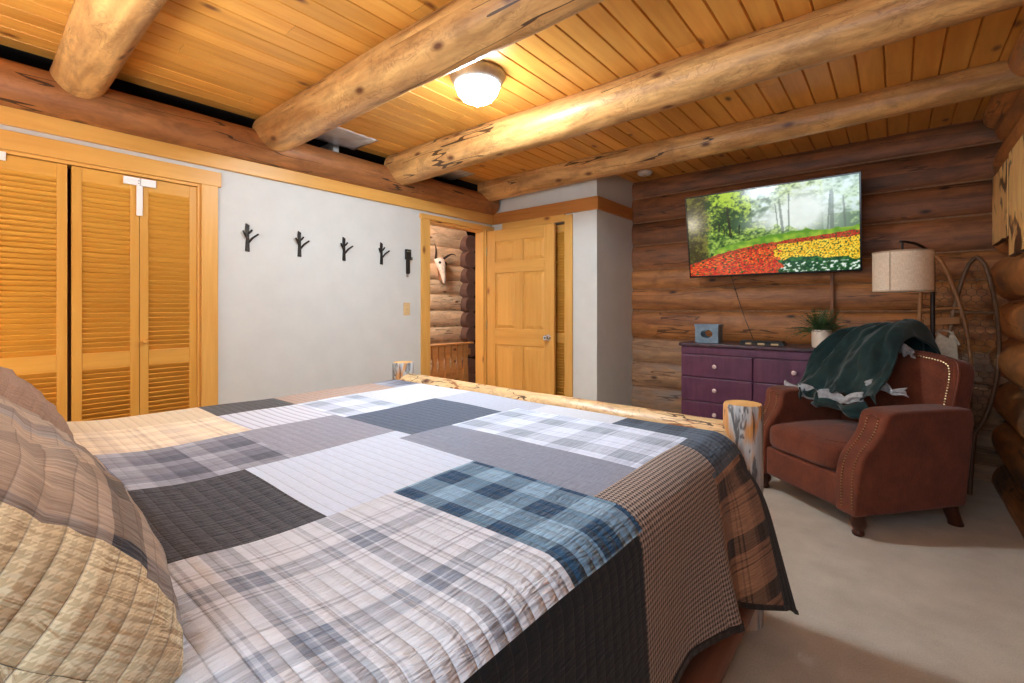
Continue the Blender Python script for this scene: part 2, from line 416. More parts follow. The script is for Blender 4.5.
# floor
mb = MB(); mb.box((-3.6, -.75, -.1), (.95, 4.85, 0), 1)
struct('floor', mb, M_['carpet'], 'cream cut pile carpet covering the bedroom floor', 'floor')
mb = MB(); mb.box((-5.6, 2.0, -.1), (-3.6, 7.2, -.002), 1)
struct('floor_hall', mb, M_['slab'], 'wooden hallway floor beyond the open doorway', 'floor')

# left wall with closet opening and doorway
CY0, CY1, CH = -.21, 1.015, 2.0
DY0, DY1, DH = 2.915, 3.70, 2.05
mb = MB(); x0, x1 = LX-.12, LX
for lo, hi in (((x0, -.75, 0), (x1, CY0, 2.26)), ((x0, CY0, CH), (x1, CY1, 2.26)), ((x0, CY1, 0), (x1, DY0, 2.26)), ((x0, DY0, DH), (x1, DY1, 2.26)), ((x0, DY1, 0), (x1, 3.95, 2.26))):
    mb.box(lo, hi)
struct('wall_left', mb, M_['wallw'], 'pale grey painted wall with the hooks between louvered closet and doorway', 'wall')
# closet cavity (dark)
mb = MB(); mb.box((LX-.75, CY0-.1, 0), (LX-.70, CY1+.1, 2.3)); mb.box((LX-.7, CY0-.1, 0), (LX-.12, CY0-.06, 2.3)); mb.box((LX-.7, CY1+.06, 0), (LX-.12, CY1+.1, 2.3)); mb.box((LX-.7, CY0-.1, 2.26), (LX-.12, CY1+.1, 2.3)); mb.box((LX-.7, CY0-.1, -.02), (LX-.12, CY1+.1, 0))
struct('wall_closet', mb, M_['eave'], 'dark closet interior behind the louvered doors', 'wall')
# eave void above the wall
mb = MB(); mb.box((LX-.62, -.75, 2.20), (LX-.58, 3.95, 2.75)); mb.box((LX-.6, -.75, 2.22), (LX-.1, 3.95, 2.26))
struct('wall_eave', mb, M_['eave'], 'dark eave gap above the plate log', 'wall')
# alcove wall: short return beside the open door + side face
AY, AX = 3.83, -2.144
OX0, OX1, OH = -3.30, -2.49, 2.05
mb = MB()
mb.box((LX-.1, AY, 0), (OX0, AY+.1, CZ+.02)); mb.box((OX0, AY, OH), (OX1, AY+.1, CZ+.02)); mb.box((OX1, AY, 0), (AX, AY+.1, CZ+.02))
mb.box((AX-.1, AY+.1, 0), (AX, HW+.15, CZ+.02))
struct('wall_alcove', mb, M_['wallw'], 'pale grey boxed corner wall standing between the pine door and log wall', 'wall')
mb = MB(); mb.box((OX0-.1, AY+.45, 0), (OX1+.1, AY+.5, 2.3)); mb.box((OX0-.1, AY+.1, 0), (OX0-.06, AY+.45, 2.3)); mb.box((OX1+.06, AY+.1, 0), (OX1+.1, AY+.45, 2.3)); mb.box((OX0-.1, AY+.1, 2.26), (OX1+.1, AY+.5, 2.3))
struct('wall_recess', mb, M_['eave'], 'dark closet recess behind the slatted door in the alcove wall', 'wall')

# log wall behind TV
bz = [2.52, 2.348, 2.095, 1.853, 1.60, 1.395, 1.17, .877, .642, .38, .105, -.15]
mb = MB(); ch = MB()
kinds = ['log_t', 'log_t', 'log_t', 'log_t', 'log_m', 'log_m', 'log_m', 'log_g', 'log_g', 'log_g', 'log_g']
lm = ['log_t', 'log_m', 'log_g']
for i in range(len(bz)-1):
    h = (bz[i]-bz[i+1])/2; zc = (bz[i]+bz[i+1])/2; r = h*1.035
    yc = HW+.004 + .40*math.sqrt(max(0, r*r-h*h))
    log(mb, (AX-.09, yc, zc), (.78, yc, zc), r, r*.98, i+1.3, 28, lm.index(kinds[i]), None, .022, flat=(.40, 1))
    ch.tube([(AX-.05, HW-.001, bz[i+1]), (.62, HW-.001, bz[i+1]+.004)], .0075, 8)
mb.box((AX-.08, HW+.012, -.1), (.95, HW+.16, CZ+.05), 0, 0)
o = struct('wall_back', mb, [M_[k] for k in lm], 'stacked round log wall behind the television and dresser', 'wall', smooth=50)
obj('chinking', ch, M_['chink'], o, smooth=50)
# right log wall
bz2 = [2.55, 2.32, 2.06, 1.80, 1.552, 1.243, .99, .705, .43, .15, -.12]
mb = MB(); ch = MB()
for i in range(len(bz2)-1):
    h = (bz2[i]-bz2[i+1])/2; zc = (bz2[i]+bz2[i+1])/2; r = h*1.05
    xc = .60+math.sqrt(max(0, r*r-h*h))+.015
    log(mb, (xc, -.75, zc), (xc, HW+.02, zc), r, r*1.02, i+40.7, 28, 0, None, .05)
    ch.tube([(.605, -.7, bz2[i+1]), (.605, HW-.02, bz2[i+1])], .011, 8)
mb.box((.72, -.75, -.1), (.80, HW+.1, CZ+.05), 1)
o = struct('wall_right', mb, M_['log_r'], 'rounded amber log wall at the right edge of the room', 'wall', smooth=50)
obj('chinking', ch, M_['chink'], o, smooth=50)
# wall behind the camera with an added window
WX0, WX1, WZ0, WZ1 = -1.05, .35, .95, 2.15
mb = MB(); y0, y1 = -.75, -.62
for lo, hi in (((LX-.12, y0, 0), (WX0, y1, CZ)), ((WX0, y0, 0), (WX1, y1, WZ0)), ((WX0, y0, WZ1), (WX1, y1, CZ)), ((WX1, y0, 0), (.75, y1, CZ))): mb.box(lo, hi)
struct('wall_front', mb, M_['wallw'], 'plain pale wall behind the bed headboard', 'wall')
mb = MB()
for lo, hi in (((WX0-.09, y1, WZ0-.09), (WX1+.09, y1+.02, WZ0)), ((WX0-.09, y1, WZ1), (WX1+.09, y1+.02, WZ1+.09)), ((WX0-.09, y1, WZ0), (WX0, y1+.02, WZ1)), ((WX1, y1, WZ0), (WX1+.09, y1+.02, WZ1)),
               (((WX0+WX1)/2-.02, y0+.04, WZ0), ((WX0+WX1)/2+.02, y0+.08, WZ1)), ((WX0, y0+.04, (WZ0+WZ1)/2-.015), (WX1, y0+.08, (WZ0+WZ1)/2+.015))): mb.box(lo, hi)
struct('added_window_1', mb, M_['pine'], 'pine framed window added out of view behind the headboard', 'window')  # unseen window, added as an opening for the fill light

# ceiling planks (run along the room)
mb = MB(); pw = .1185; x = LX-.02; i = 0
g0 = .006
while x < .75:
    xe = min(x+pw, .78)
    # two boards end to end with chamfered edges
    cut = -.75+1.2+3.2*((i*.618) % 1)
    for ya, yb in ((-.75, cut), (cut+.001, HW+.05)):
        b = len(mb.v); z = CZ
        prof = [(x+.0005, z+.02), (x+.0005, z+.012), (x+g0, z), (xe-g0, z), (xe-.0005, z+.012), (xe-.0005, z+.02)]
        for yy in (ya, yb):
            for q in prof: mb.v.append((q[0], yy, q[1]))
        for k in range(5):
            mb.f.append((b+k, b+k+1, b+6+k+1, b+6+k)); mb.uv.append([(ya, prof[k][0]), (ya, prof[k+1][0]), (yb, prof[k+1][0]), (yb, prof[k][0])]); mb.mi.append(0)
    x += pw; i += 1
mb.box((LX-.7, -.75, CZ+.05), (.95, HW+.2, CZ+.09), 1, 1)
struct('ceiling', mb, [M_['plank'], M_['dark']], 'tongue and groove pine plank ceiling', 'ceiling')

# ceiling beams
beams = [(.425, 2.425, .112, .108, 'thick pale log ceiling beam at the upper left corner'),
         (1.43, 2.425, .130, .118, 'honey log ceiling beam on the bed side of the dome light'),
         (2.51, 2.425, .142, .105, 'pale log ceiling beam on the far side of the dome light'),
         (3.65, 2.462, .125, .086, 'slim log ceiling beam closest to the television wall')]
for k, (yb, zb, ra, rb, lab) in enumerate(beams):
    mb = MB(); log(mb, (LX+.06, yb, zb), (.70, yb, zb), ra, rb, 60+k*5.3, 36, 0, 1, .04)
    struct('ceiling_beam', mb, [M_['beam'], M_['endgrain']], lab, 'beam', smooth=50)
mb = MB(); log(mb, (-3.43, -.7, 2.325), (-3.43, 3.80, 2.335), .118, .105, 91, 36, 0, 1, .04)
struct('plate_log', mb, [M_['plate'], M_['endgrain']], 'reddish log lying along the top of the pale wall under the beam ends', 'beam', smooth=50)
mb = MB(); log(mb, (.56, -.7, 2.50), (.56, 4.5, 2.50), .10, .10, 97, 30, 0, 1, .05)
struct('plate_log', mb, [M_['log_r'], M_['endgrain']], 'dark log along the top of the right log wall', 'beam', smooth=50)

# trim boards
T0, T1 = 2.122, 2.243
mb = MB(); mb.box((LX, -.62, T0), (LX+.03, AY, T1), 1)
struct('trim_1', mb, M_['pine'], 'long pine trim board under the plate log on the left wall', 'trim', bevel=.004)
mb = MB(); mb.box((LX+.03, AY-.025, T0), (AX+.025, AY, T1), 0); mb.box((AX, AY, T0), (AX+.025, HW-.06, T1), 1)
struct('trim_2', mb, M_['pine_o'], 'orange pine trim board wrapping the boxed corner wall', 'trim', bevel=.003)
# closet casing
mb = MB(); c0 = LX+.022
mb.box((LX, CY0-.09, CH+.0), (c0, CY1+.115, CH+.095), 1); mb.box((LX, CY1, 0), (c0, CY1+.095, CH), 2); mb.box((LX, CY0-.09, 0), (c0, CY0, CH), 2)
mb.box((LX-.12, CY1-.018, 0), (LX+.005, CY1, CH), 2); mb.box((LX-.12, CY0, CH-.018), (LX+.005, CY1-.018, CH), 1)
struct('trim_3', mb, M_['pine'], 'pine casing around the louvered closet', 'trim', bevel=.003)
# doorway casing
mb = MB()
mb.box((LX, DY0-.10, 0), (c0, DY0, DH), 2); mb.box((LX, DY0-.115, DH), (c0+.01, AY-.002, DH+.045), 1); mb.box((LX, DY1, 0), (c0, DY1+.085, DH), 2)
mb.box((LX-.12, DY0, 0), (LX+.004, DY0+.018, DH), 2); mb.box((LX-.12, DY1-.018, 0), (LX+.004, DY1, DH), 2); mb.box((LX-.12, DY0+.018, DH-.018), (LX+.004, DY1-.018, DH), 1)
struct('trim_4', mb, M_['pine'], 'pine casing around the doorway to the hall', 'trim', bevel=.003)
# alcove closet casing
mb = MB()
mb.box((OX1, AY-.02, 0), (OX1+.085, AY, OH+.06), 2); mb.box((OX0, AY-.02, OH), (OX1, AY, T0), 0); mb.box((OX0, AY, 0), (OX0+.018, AY+.1, OH), 2); mb.box((OX1-.018, AY, 0), (OX1, AY+.1, OH), 2)
struct('trim_5', mb, M_['pine'], 'pine casing beside the slatted closet door in the alcove', 'trim', bevel=.003)

# ------------------------------------------------------------------ louvered doors
def louver_leaf(name, w, h, M, label, midz=(.845, .935), knob=None, slat_p=.0277, cat='closet door', matn='pine_c', st=.042):
    """leaf in local coords: x across 0..w, y depth, z up. M places it"""
    root = thing(name, label, cat, kind='structure')
    root.matrix_world = M
    t = .028
    f = MB()
    f.box((0, 0, 0), (st, t, h), 2); f.box((w-st, 0, 0), (w, t, h), 2)
    f.box((st, .002, h-.075), (w-st, t-.002, h), 0); f.box((st, .002, midz[0]), (w-st, t-.002, midz[1]), 0); f.box((st, .002, 0), (w-st, t-.002, .12), 0)
    obj('frame', f, M_[matn], root, bevel=.0025)
    for z0, z1 in ((.12, midz[0]), (midz[1], h-.075)):
        m = MB(); n = int((z1-z0)/slat_p); p = (z1-z0)/n
        for k in range(n):
            zc = z0+(k+.5)*p
            R = Matrix.Translation((0, t/2, zc)) @ Matrix.Rotation(math.radians(-53), 4, 'X')
            m.box((st-.004, -.0178, -.0034), (w-st+.004, .0178, .0034), 0, 0, R)
        obj('louver_panel', m, M_['pine_s'], root)
    if knob:
        k = MB(); k.lathe([(.006, 0), (.006, .012), (.014, .018), (.016, .025), (.010, .033), (.001, .034)], 14, Matrix.Translation((knob[0], 0, knob[1])) @ Matrix.Rotation(PI/2, 4, 'X'))
        obj('knob', k, M_['pine_d'], root, smooth=40)
    return root
# left wall leaves: local x -> +Y, local y -> -X (front faces +X)
def LM(y, x=LX-.005): return Matrix(((0, -1, 0, x), (1, 0, 0, y), (0, 0, 1, .012), (0, 0, 0, 1)))
lw = .293
labs = ['louvered pine closet door leaf farthest toward the headboard', 'louvered pine closet door leaf left of the dark gap', 'louvered pine closet door leaf between the dark gap and the small knob leaf', 'louvered pine closet door leaf with a small knob beside the casing']
ys = [-.205, .098, .408, .704]
for k in range(4):
    louver_leaf('door_%d' % (k+1), lw, CH-.034, LM(ys[k]), labs[k], knob=(.02, .99) if k == 3 else None)
# alcove leaf: faces -Y
for k in range(2):
    louver_leaf('door_%d' % (k+6), .387, OH-.03, Matrix.Translation((OX0+.02+k*.388, AY+.03, .012)), ['slatted closet door leaf hidden behind the open pine door', 'slatted orange closet door seen as a strip beside the open pine door'][k], matn='pine_d', st=.014)

# white latches
def latch(y, z, label, strip):
    t = thing('door_latch', label, 'latch', (LX+.0, y, z), 0, 'white closet door latches')
    m = MB(); m.box((-.002, -.075, -.022), (.014, .004, .022)); m.box((-.002, .006, -.022), (.014, .080, .022)); obj('bar', m, M_['whiteplastic'], t, bevel=.003)
    if strip:
        m = MB(); m.box((-.002, -.014, -.20), (.010, .016, -.022)); obj('strap', m, M_['whiteplastic'], t, bevel=.003)
        for zz in (-.010, .004):
            m = MB(); m.tube([(.0138, -.004, zz), (.0155, -.004, zz)], .003, 8); obj('screw', m, M_['iron'], t)
    return t
latch(.700, 1.948, 'white T shaped plastic latch over the two right closet leaves', True)
latch(.085, 1.965, 'white plastic latch bar at the top left edge of the closet', False)

# ------------------------------------------------------------------ six panel door (open against alcove)
dw, dh, dt = .845, 2.02, .036
ang = math.atan2(3.765-3.715, dw)
root = thing('door_5', 'open six panel yellow pine door standing against the alcove closet', 'door', (LX+.045, 3.695, .012), ang, kind='structure')
f = MB(); sw = .11
px = [(sw, dw/2-.05), (dw/2+.05, dw-sw)]
pz = [(.22, .80), (.97, 1.56), (1.68, 1.90)]
f.box((0, 0, 0), (sw, dt, dh), 2); f.box((dw-sw, 0, 0), (dw, dt, dh), 2)
zz = [0, .22, .80, .97, 1.56, 1.68, 1.90, dh]
for a, b in ((0, .22), (.80, .97), (1.56, 1.68), (1.90, dh)): f.box((sw, 0, a), (dw-sw, dt, b), 0)
for a, b in pz: f.box((dw/2-.05, 0, a), (dw/2+.05, dt, b), 2)
obj('frame', f, M_['pine_d'], root, bevel=.003)
for a, b in pz:
    for c, d in px:
        m = MB(); e = .03
        # raised panel: outer recess ring and raised field, both faces
        m.box((c-.005, .012, a-.005), (d+.005, dt-.012, b+.005), 2)
        for yo, yi in ((.012, .004), (dt-.012, dt-.004)):
            o_ = [(c+.008, yo, a+.008), (d-.008, yo, a+.008), (d-.008, yo, b-.008), (c+.008, yo, b-.008)]
            i_ = [(c+e+.008, yi, a+e+.008), (d-e-.008, yi, a+e+.008), (d-e-.008, yi, b-e-.008), (c+e+.008, yi, b-e-.008)]
            for q in range(4):
                r = (q+1) % 4; P = (o_[q], o_[r], i_[r], i_[q]); m.quad(P, [(p[2], p[0]) for p in P])
            m.quad(i_, [(p[2], p[0]) for p in i_])
        obj('panel', m, M_['pine_d'], root)
kb = MB(); K = Matrix.Translation((dw-.065, 0, .895)) @ Matrix.Rotation(PI/2, 4, 'X')
kb.lathe([(.033, 0), (.033, .005), (.014, .010), (.013, .03), (.026, .038), (.030, .052), (.024, .064), (.001, .067)], 24, K)
o = obj('door_knob', kb, M_['steel'], root, smooth=40)
kl = MB(); kl.lathe([(.008, .066), (.008, .0685), (.001, .0686)], 12, K); obj('keyhole', kl, M_['black'], o)
for z in (.2, 1.0, 1.8):
    m = MB(); m.tube([(-.006, -.004, z-.045), (-.006, -.004, z+.045)], .007, 10); obj('hinge', m, M_['brass'], root, smooth=40)

# ------------------------------------------------------------------ hall beyond doorway
HX = -5.2
mb = MB(); zb = [2.75, 2.42, 2.12, 1.86, 1.62, 1.40, 1.16, .92, .68, .44, .2, -.05]
for i in range(len(zb)-1):
    h = (zb[i]-zb[i+1])/2; log(mb, (HX-.06, 2.2, (zb[i]+zb[i+1])/2), (HX-.06, 5.15, (zb[i]+zb[i+1])/2), h*1.06, h*1.04, i+120.5, 24, 0, 1, .03, flat=(.55, 1))
mb.box((HX-.14, 2.2, -.1), (HX-.035, 5.0, 2.7), 1)
struct('wall_hall', mb, [M_['log_h'], M_['log_e']], 'pale log wall in the hall seen through the doorway', 'wall', smooth=50)
mb = MB()
zc2 = [2.20, 1.955, 1.70, 1.475, 1.255, 1.02, .79, .55, .3, .08]
for i, z in enumerate(zc2):
    log(mb, (HX-.6, 5.13, z), (HX+.13, 5.13, z), .134 if i < 2 else .122, .132 if i < 2 else .120, i+150.2, 22, 0, 0, .08)
struct('wall_hall_return', mb, M_['log_e'], 'stack of dark log ends crossing the hall corner', 'wall', smooth=50)
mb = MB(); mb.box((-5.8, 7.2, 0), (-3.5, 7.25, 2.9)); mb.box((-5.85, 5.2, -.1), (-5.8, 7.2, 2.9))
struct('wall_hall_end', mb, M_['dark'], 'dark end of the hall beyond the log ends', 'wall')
mb = MB(); mb.box((-5.8, 2.0, 2.75), (-3.58, 7.2, 2.8), 1)
struct('ceiling_hall', mb, M_['plank'], 'hall ceiling beyond the doorway', 'ceiling')
mb = MB(); mb.box((-5.6, 2.0, 0), (-3.58, 2.05, 2.8))
struct('wall_hall_near', mb, M_['wallw'], 'near end wall of the hall', 'wall')
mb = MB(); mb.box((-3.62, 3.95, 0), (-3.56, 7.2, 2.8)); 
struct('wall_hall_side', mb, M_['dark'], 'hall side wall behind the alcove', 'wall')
# grey cabinet-like panel on dark wall
mb = MB(); mb.box((-5.25, 5.62, 1.62), (-4.72, 5.72, 2.22)); mb.box((-5.27, 5.60, 2.22), (-4.70, 5.74, 2.25)); mb.box((-5.20, 5.615, 1.67), (-4.77, 5.62, 2.17))
t = tag(obj('wall_cabinet', mb, M_['wallw'], bevel=.004), 'pale grey panel glimpsed beyond the dark log ends', 'cabinet')
# railing of slabs
t = thing('slab_railing', 'low railing of wavy pine slabs beyond the doorway', 'railing', (-4.2, 3.4, 0), 0)
y = -.12; k = 0
while y < .78:
    w = .082; m = MB()
    def edge(sgn, z, s=k): return sgn*(w/2 + .011*nz(z*5+s*3.3, sgn*4.1)-(.016*math.exp(-((z-.50)/.07)**2)))
    zs = [i*.04-.0 for i in range(19)]
    poly = [(y+w/2+edge(1, z), z+.02) for z in zs]+[(y+w/2+edge(-1, z), z+.02) for z in reversed(zs)]
    m.prism([(a, b) for a, b in poly], -.014, .014, 0)
    obj('slab', m, M_['slab'], t, smooth=30)
    y += w+.020; k += 1
m = MB(); m.box((-.05, -.16, .60), (-.015, .85, .68), 1); m.box((-.05, -.16, .08), (-.015, .85, .16), 1); obj('rail', m, M_['slab'], t, bevel=.006)
m = MB(); m.box((-.035, -.17, .742), (.035, .86, .765), 1); obj('cap_rail', m, M_['slab'], t, bevel=.006)
# skull mount
def loft(mb, secs, n=16):
    """secs: (center, rx, ry, axis x vec, axis y vec)"""
    b = len(mb.v)
    for c, rx, ry, ax, ay in secs:
        for i in range(n):
            a = 2*PI*i/n; mb.v.append(tuple(Vector(c)+Vector(ax)*(math.cos(a)*rx)+Vector(ay)*(math.sin(a)*ry)))
    for k in range(len(secs)-1):
        for i in range(n):
            j = (i+1) % n; mb.f.append((b+k*n+i, b+k*n+j, b+(k+1)*n+j, b+(k+1)*n+i)); mb.uv.append([(i/n, k), ((i+1)/n, k), ((i+1)/n, k+1), (i/n, k+1)]); mb.mi.append(0)
    for k, rev in ((0, 1), (len(secs)-1, 0)):
        ids = [b+k*n+i for i in range(n)]
        if rev: ids.reverse()
        mb.f.append(tuple(ids)); mb.uv.append([(math.cos(i), math.sin(i)) for i in range(n)]); mb.mi.append(0)
    return mb
M_['bone'] = plain('bleached_bone', (226, 212, 200), .6, var=.1, scale=40, bump=.2)
M_['horn'] = plain('dark_horn', (52, 36, 28), .45, var=.25, scale=40)
M_['plaque'] = wood('skull_plaque', (128, 82, 56), (170, 118, 84), .5, .02, 0)
t = thing('skull_mount', 'horned animal skull mounted on the pale hall logs', 'skull', (HX+.03, 4.52, 1.80), 0)
X, Y, Z = Vector((1, 0, 0)), Vector((0, 1, 0)), Vector((0, 0, 1))
m = MB(); loft(m, [((.05, -.02, .13), .05, .055, X, Y), ((.07, -.02, .10), .07, .085, X, Y), ((.09, -.015, .04), .065, .080, X, Y), ((.10, .0, -.04), .05, .055, X, Y), ((.11, .015, -.12), .036, .040, X, Y), ((.11, .03, -.20), .026, .030, X, Y), ((.105, .035, -.24), .012, .016, X, Y)])
sk = obj('skull', m, M_['bone'], t, smooth=60)
for s in (-1, 1):
    m = MB(); m.ball((.135, -.015+s*.055, .055), .024, 12, 8, (.6, 1, .8)); obj('eye_socket', m, M_['black'], sk, smooth=60)
    m = MB(); pts = []; rs = []
    for k in range(13):
        q = k/12; pts.append((.06+.10*math.sin(q*2.4), -.02+s*(.06+.09*math.sin(q*2.0)), .12+.20*q)); rs.append(.021*(1-q*.85))
    if s == 1:
        pts = [(.05+.06*math.sin(k/12*2.2), .04+.24*k/12, .10+.10*math.sin(k/12*2.2)) for k in range(13)]
    m.tube(pts, rs, 10); obj('horn', m, M_['horn'], t, smooth=60)
m = MB(); m.prism([(-.02, .10), (.09, .13), (.16, .06), (.14, -.06), (.10, -.16), (.05, -.20), (.02, -.06)], -.02, .035, 0); obj('plaque', m, M_['plaque'], t, bevel=.006)
# ------------------------------------------------------------------ things on the pale wall
def hook(y, z, label):
    t = thing('tree_hook', label, 'hook', (LX, y, z), 0, 'tree shaped hooks on the pale wall')
    m = MB(); m.prism([(-.013, -.095), (.015, -.098), (.012, -.02), (.010, .04), (.013, .085), (-.010, .098), (-.013, .06), (-.008, .0)], -.001, .010, 0)
    obj('trunk', m, M_['iron'], t, bevel=.002)
    for pts in (([(.010, .006, -.035), (.020, .030, .0), (.045, .058, .026)]), ([(.010, -.004, -.005), (.014, -.018, .016), (.020, -.034, .042)]), ([(.010, .006, .028), (.014, .018, .040), (.018, .026, .055)])):
        m = MB(); m.tube(pts, [.0075, .0068, .0062], 8); obj('prong', m, M_['iron'], t, smooth=50)
    return t
hy = []
def left_pt(u, v, x=LX):
    du = u-512; X = -294.8+.77*du; Y = 355.7+.638*du; t = x/X
    return Y*t, 1.2+(308-v)*t
for u, v, lab in ((247, 237.5, 'black branching wall hook closest to the louvered closet'), (299, 244, 'black branching wall hook second along from the closet'),
                  (343.5, 249, 'black branching wall hook third along from the closet'), (381, 253.5, 'black branching wall hook closest to the narrow hanging tool')):
    y, z = left_pt(u, v); hook(y, z, lab)
y, z = left_pt(407, 262)
t = thing('hanging_tool', 'narrow dark tool hanging upright on the pale wall beside the doorway', 'tool', (LX, y, z), 0)
m = MB(); m.prism([(-.018, .02), (.018, .02), (.020, -.10), (.010, -.112), (-.012, -.112), (-.018, -.10)], .004, .022, 0); obj('body', m, M_['iron'], t, bevel=.003)
m = MB(); m.box((.0, -.028, .02), (.026, .030, .115)); obj('head', m, M_['black'], t, bevel=.004)
m = MB(); m.box((.02, .022, .015), (.032, .040, .045)); obj('clasp', m, M_['steel'], t, bevel=.002)
m = MB(); m.box((.022, -.02, .09), (.030, .022, .1)); obj('band', m, M_['steel'], t, bevel=.002)
m = MB(); m.box((.006, -.014, -.140), (.014, .008, -.110)); obj('tip', m, M_['nickel'], t, bevel=.002)
y, z = left_pt(406.5, 309)
t = thing('light_switch', 'almond light switch plate on the pale wall below the hanging tool', 'light switch', (LX, y, z), 0)
m = MB(); m.box((0, -.036, -.058), (.006, .036, .058)); obj('plate', m, M_['almond'], t, bevel=.002)
m = MB(); m.box((.004, -.005, -.010), (.016, .005, .008)); obj('toggle', m, M_['almond'], t, bevel=.001)
for s in (-1, 1):
    m = MB(); m.lathe([(.0035, 0), (.0035, .001), (.0005, .0012)], 8, Matrix.Translation((.006, 0, s*.03)) @ Matrix.Rotation(PI/2, 4, 'Y')); obj('screw', m, M_['brass'], t)

# ------------------------------------------------------------------ ceiling fixtures
g = G('lamp_glass_glow')
nzs = g.sep(g.n('NewGeometry').outputs['Normal'])[2]
dn = g.m_('MAXIMUM', g.m_('MULTIPLY', nzs, -1.0), 0.0)
em = g.n('Emission', {'Color': (.76, .89, 1.0, 1), 'Strength': g.m_('ADD', 55.0, g.m_('MULTIPLY', 430.0, g.m_('POWER', dn, 1.3)))}); g.t.links.new(em.outputs[0], g.out.inputs[0]); M_['glow'] = g.m
LPOS = (-1.83, 1.90, CZ)
t = thing('ceiling_light', 'round domed ceiling light glowing between two log beams', 'ceiling light', LPOS)
m = MB(); m.lathe([(.10, 0), (.155, -.001), (.158, -.012), (.150, -.030), (.140, -.050), (.132, -.062), (.126, -.064), (.122, -.055), (.05, -.04)], 40); obj('rim', m, M_['nickel'], t, smooth=40)
m = MB(); m.lathe([(.122, -.058), (.123, -.075), (.112, -.110), (.086, -.140), (.05, -.158), (.012, -.164), (.001, -.165)], 32, None, 0, False); obj('diffuser', m, M_['glow'], t, smooth=60)
m = MB(); m.lathe([(.016, -.160), (.018, -.168), (.010, -.178), (.007, -.190), (.001, -.192)], 16); obj('finial', m, M_['nickel'], t, smooth=50)
t = thing('smoke_detector', 'small round pale detector on the ceiling near the boxed corner', 'smoke detector', (-1.88, 4.30, CZ))
m = MB(); m.lathe([(.072, 0), (.072, -.012), (.064, -.026), (.045, -.034), (.001, -.036)], 28); obj('cover', m, M_['whiteplastic'], t, smooth=40)
m = MB(); m.lathe([(.02, -.034), (.02, -.0365), (.001, -.037)], 16); obj('button', m, M_['almond'], t)
g = G('clear_film'); co = g.n('TexCoord').outputs['Object']
nn = g.noise(co, 6, 3, .6)
M_['film'] = g.done((206, 200, 196), .18, g.bump(nn, .5, .02), spec=.8)
def film(y0, y1, lab, xa=-3.14):
    m = MB(); m.grid(lambda a, b: (xa-.36*a, y0+(y1-y0)*b, CZ-.001-.014*abs(nz(a*3, b*5+y0))), 12, 18)
    tag(obj('plastic_film', m, M_['film'], smooth=80, solid=.001), lab, 'plastic film')
film(1.72, 2.14, 'pale plastic film tacked under the planks near the dome light'); film(2.98, 3.30, 'pale plastic film under the planks above the doorway corner', -3.2)

# ------------------------------------------------------------------ bed
M_['bedlog'] = wood('peeled_bed_log', (216, 172, 118), (240, 210, 160), .4, .04, .5, (96, 52, 28), swirl=.4, crack=.9, fine=20, broad=5, patch=(146, 88, 46), psc=(6, 16), pth=(.56, .62), csc=(2, 9))
M_['postlog'] = wood('grey_bed_post', (190, 128, 70), (226, 172, 108), .4, .03, .3, (60, 50, 46), swirl=.3, crack=1.0, fine=16, broad=4, patch=(206, 210, 214), psc=(1.6, 6), pth=(.43, .5), csc=(2.2, 12))
g = G('grey_barked_post'); uv = g.uv()
pn = g.noise(g.mul(uv, (3.0, 34, 1)), 1, 4, .6, .6); pa = g.noise(g.mul(uv, (2.2, 7, 1)), 1, 3, .55, .8); pk = g.noise(g.mul(uv, (4.5, 22, 1)), 1, 4, .65, 1.2)
col = g.ramp(pn, [(.3, (178, 112, 58)), (.7, (226, 170, 106))])
col = g.mix(g.ramp(pa, [(.44, (0, 0, 0)), (.50, (255, 255, 255))]), col, g.ramp(pn, [(.35, (150, 156, 162)), (.65, (208, 208, 204))]))
col = g.mix(g.ramp(pk, [(.55, (0, 0, 0)), (.60, (230, 230, 230))]), col, lin((48, 46, 48)))
M_['postlog'] = g.done(col, .45, g.bump(pn, .4, .006))
M_['posttop'] = wood('bed_post_top', (206, 152, 88), (232, 186, 118), .5, .02, 0, fine=8, broad=8)
M_['redrail'] = wood('reddish_rail', (96, 58, 44), (132, 86, 66), .45, .02, .4, (60, 32, 24), fine=24)
M_['ticking'] = plain('mattress_ticking', (220, 214, 206), .8, var=.05)
PX0, PX1, PY = -2.575, -.452, 1.945
t = thing('log_bed', 'king bed of peeled logs with round foot posts beside the armchair', 'bed', (0, 0, 0))
def post(x, y, h, r, nm, seed):
    m = MB(); N = 14
    m.tube([(x, y, h*k/N) for k in range(N)]+[(x, y, h-.008), (x, y, h)], [r*(1.0+.05*nz(k*.5, seed)) for k in range(N)]+[r, r*.93], 28, True, 0, 1, log_lump(seed, .05))
    return obj(nm, m, [M_['postlog'], M_['posttop']], t, smooth=50)
post(PX1, PY, .832, .070, 'foot_post', 3.3); post(PX0, PY, .832, .072, 'foot_post', 8.1)
post(PX1, -.40, 1.15, .07, 'head_post', 12.2); post(PX0, -.40, 1.15, .07, 'head_post', 15.9)
m = MB(); log(m, (PX0+.03, PY, .690), (PX1-.03, PY, .688), .070, .066, 22.4, 26, 0, None, .09, .05); obj('foot_rail', m, M_['bedlog'], t, smooth=50)
m = MB(); log(m, (PX0+.03, PY, .28), (PX1-.03, PY, .28), .055, .052, 25.4, 22, 0, None, .08); obj('lower_rail', m, M_['bedlog'], t, smooth=50)
for x in (PX0, PX1+.02):
    m = MB(); log(m, (x, -.36, .155), (x, PY-.04, .155), .055, .055, 31.7+x, 22, 0, None, .06); obj('side_rail', m, M_['redrail'], t, smooth=50)
m = MB(); m.box((PX0+.02, -.46, .45), (PX1-.02, -.36, 1.1), 0); obj('headboard', m, M_['bedlog'], t, bevel=.02)
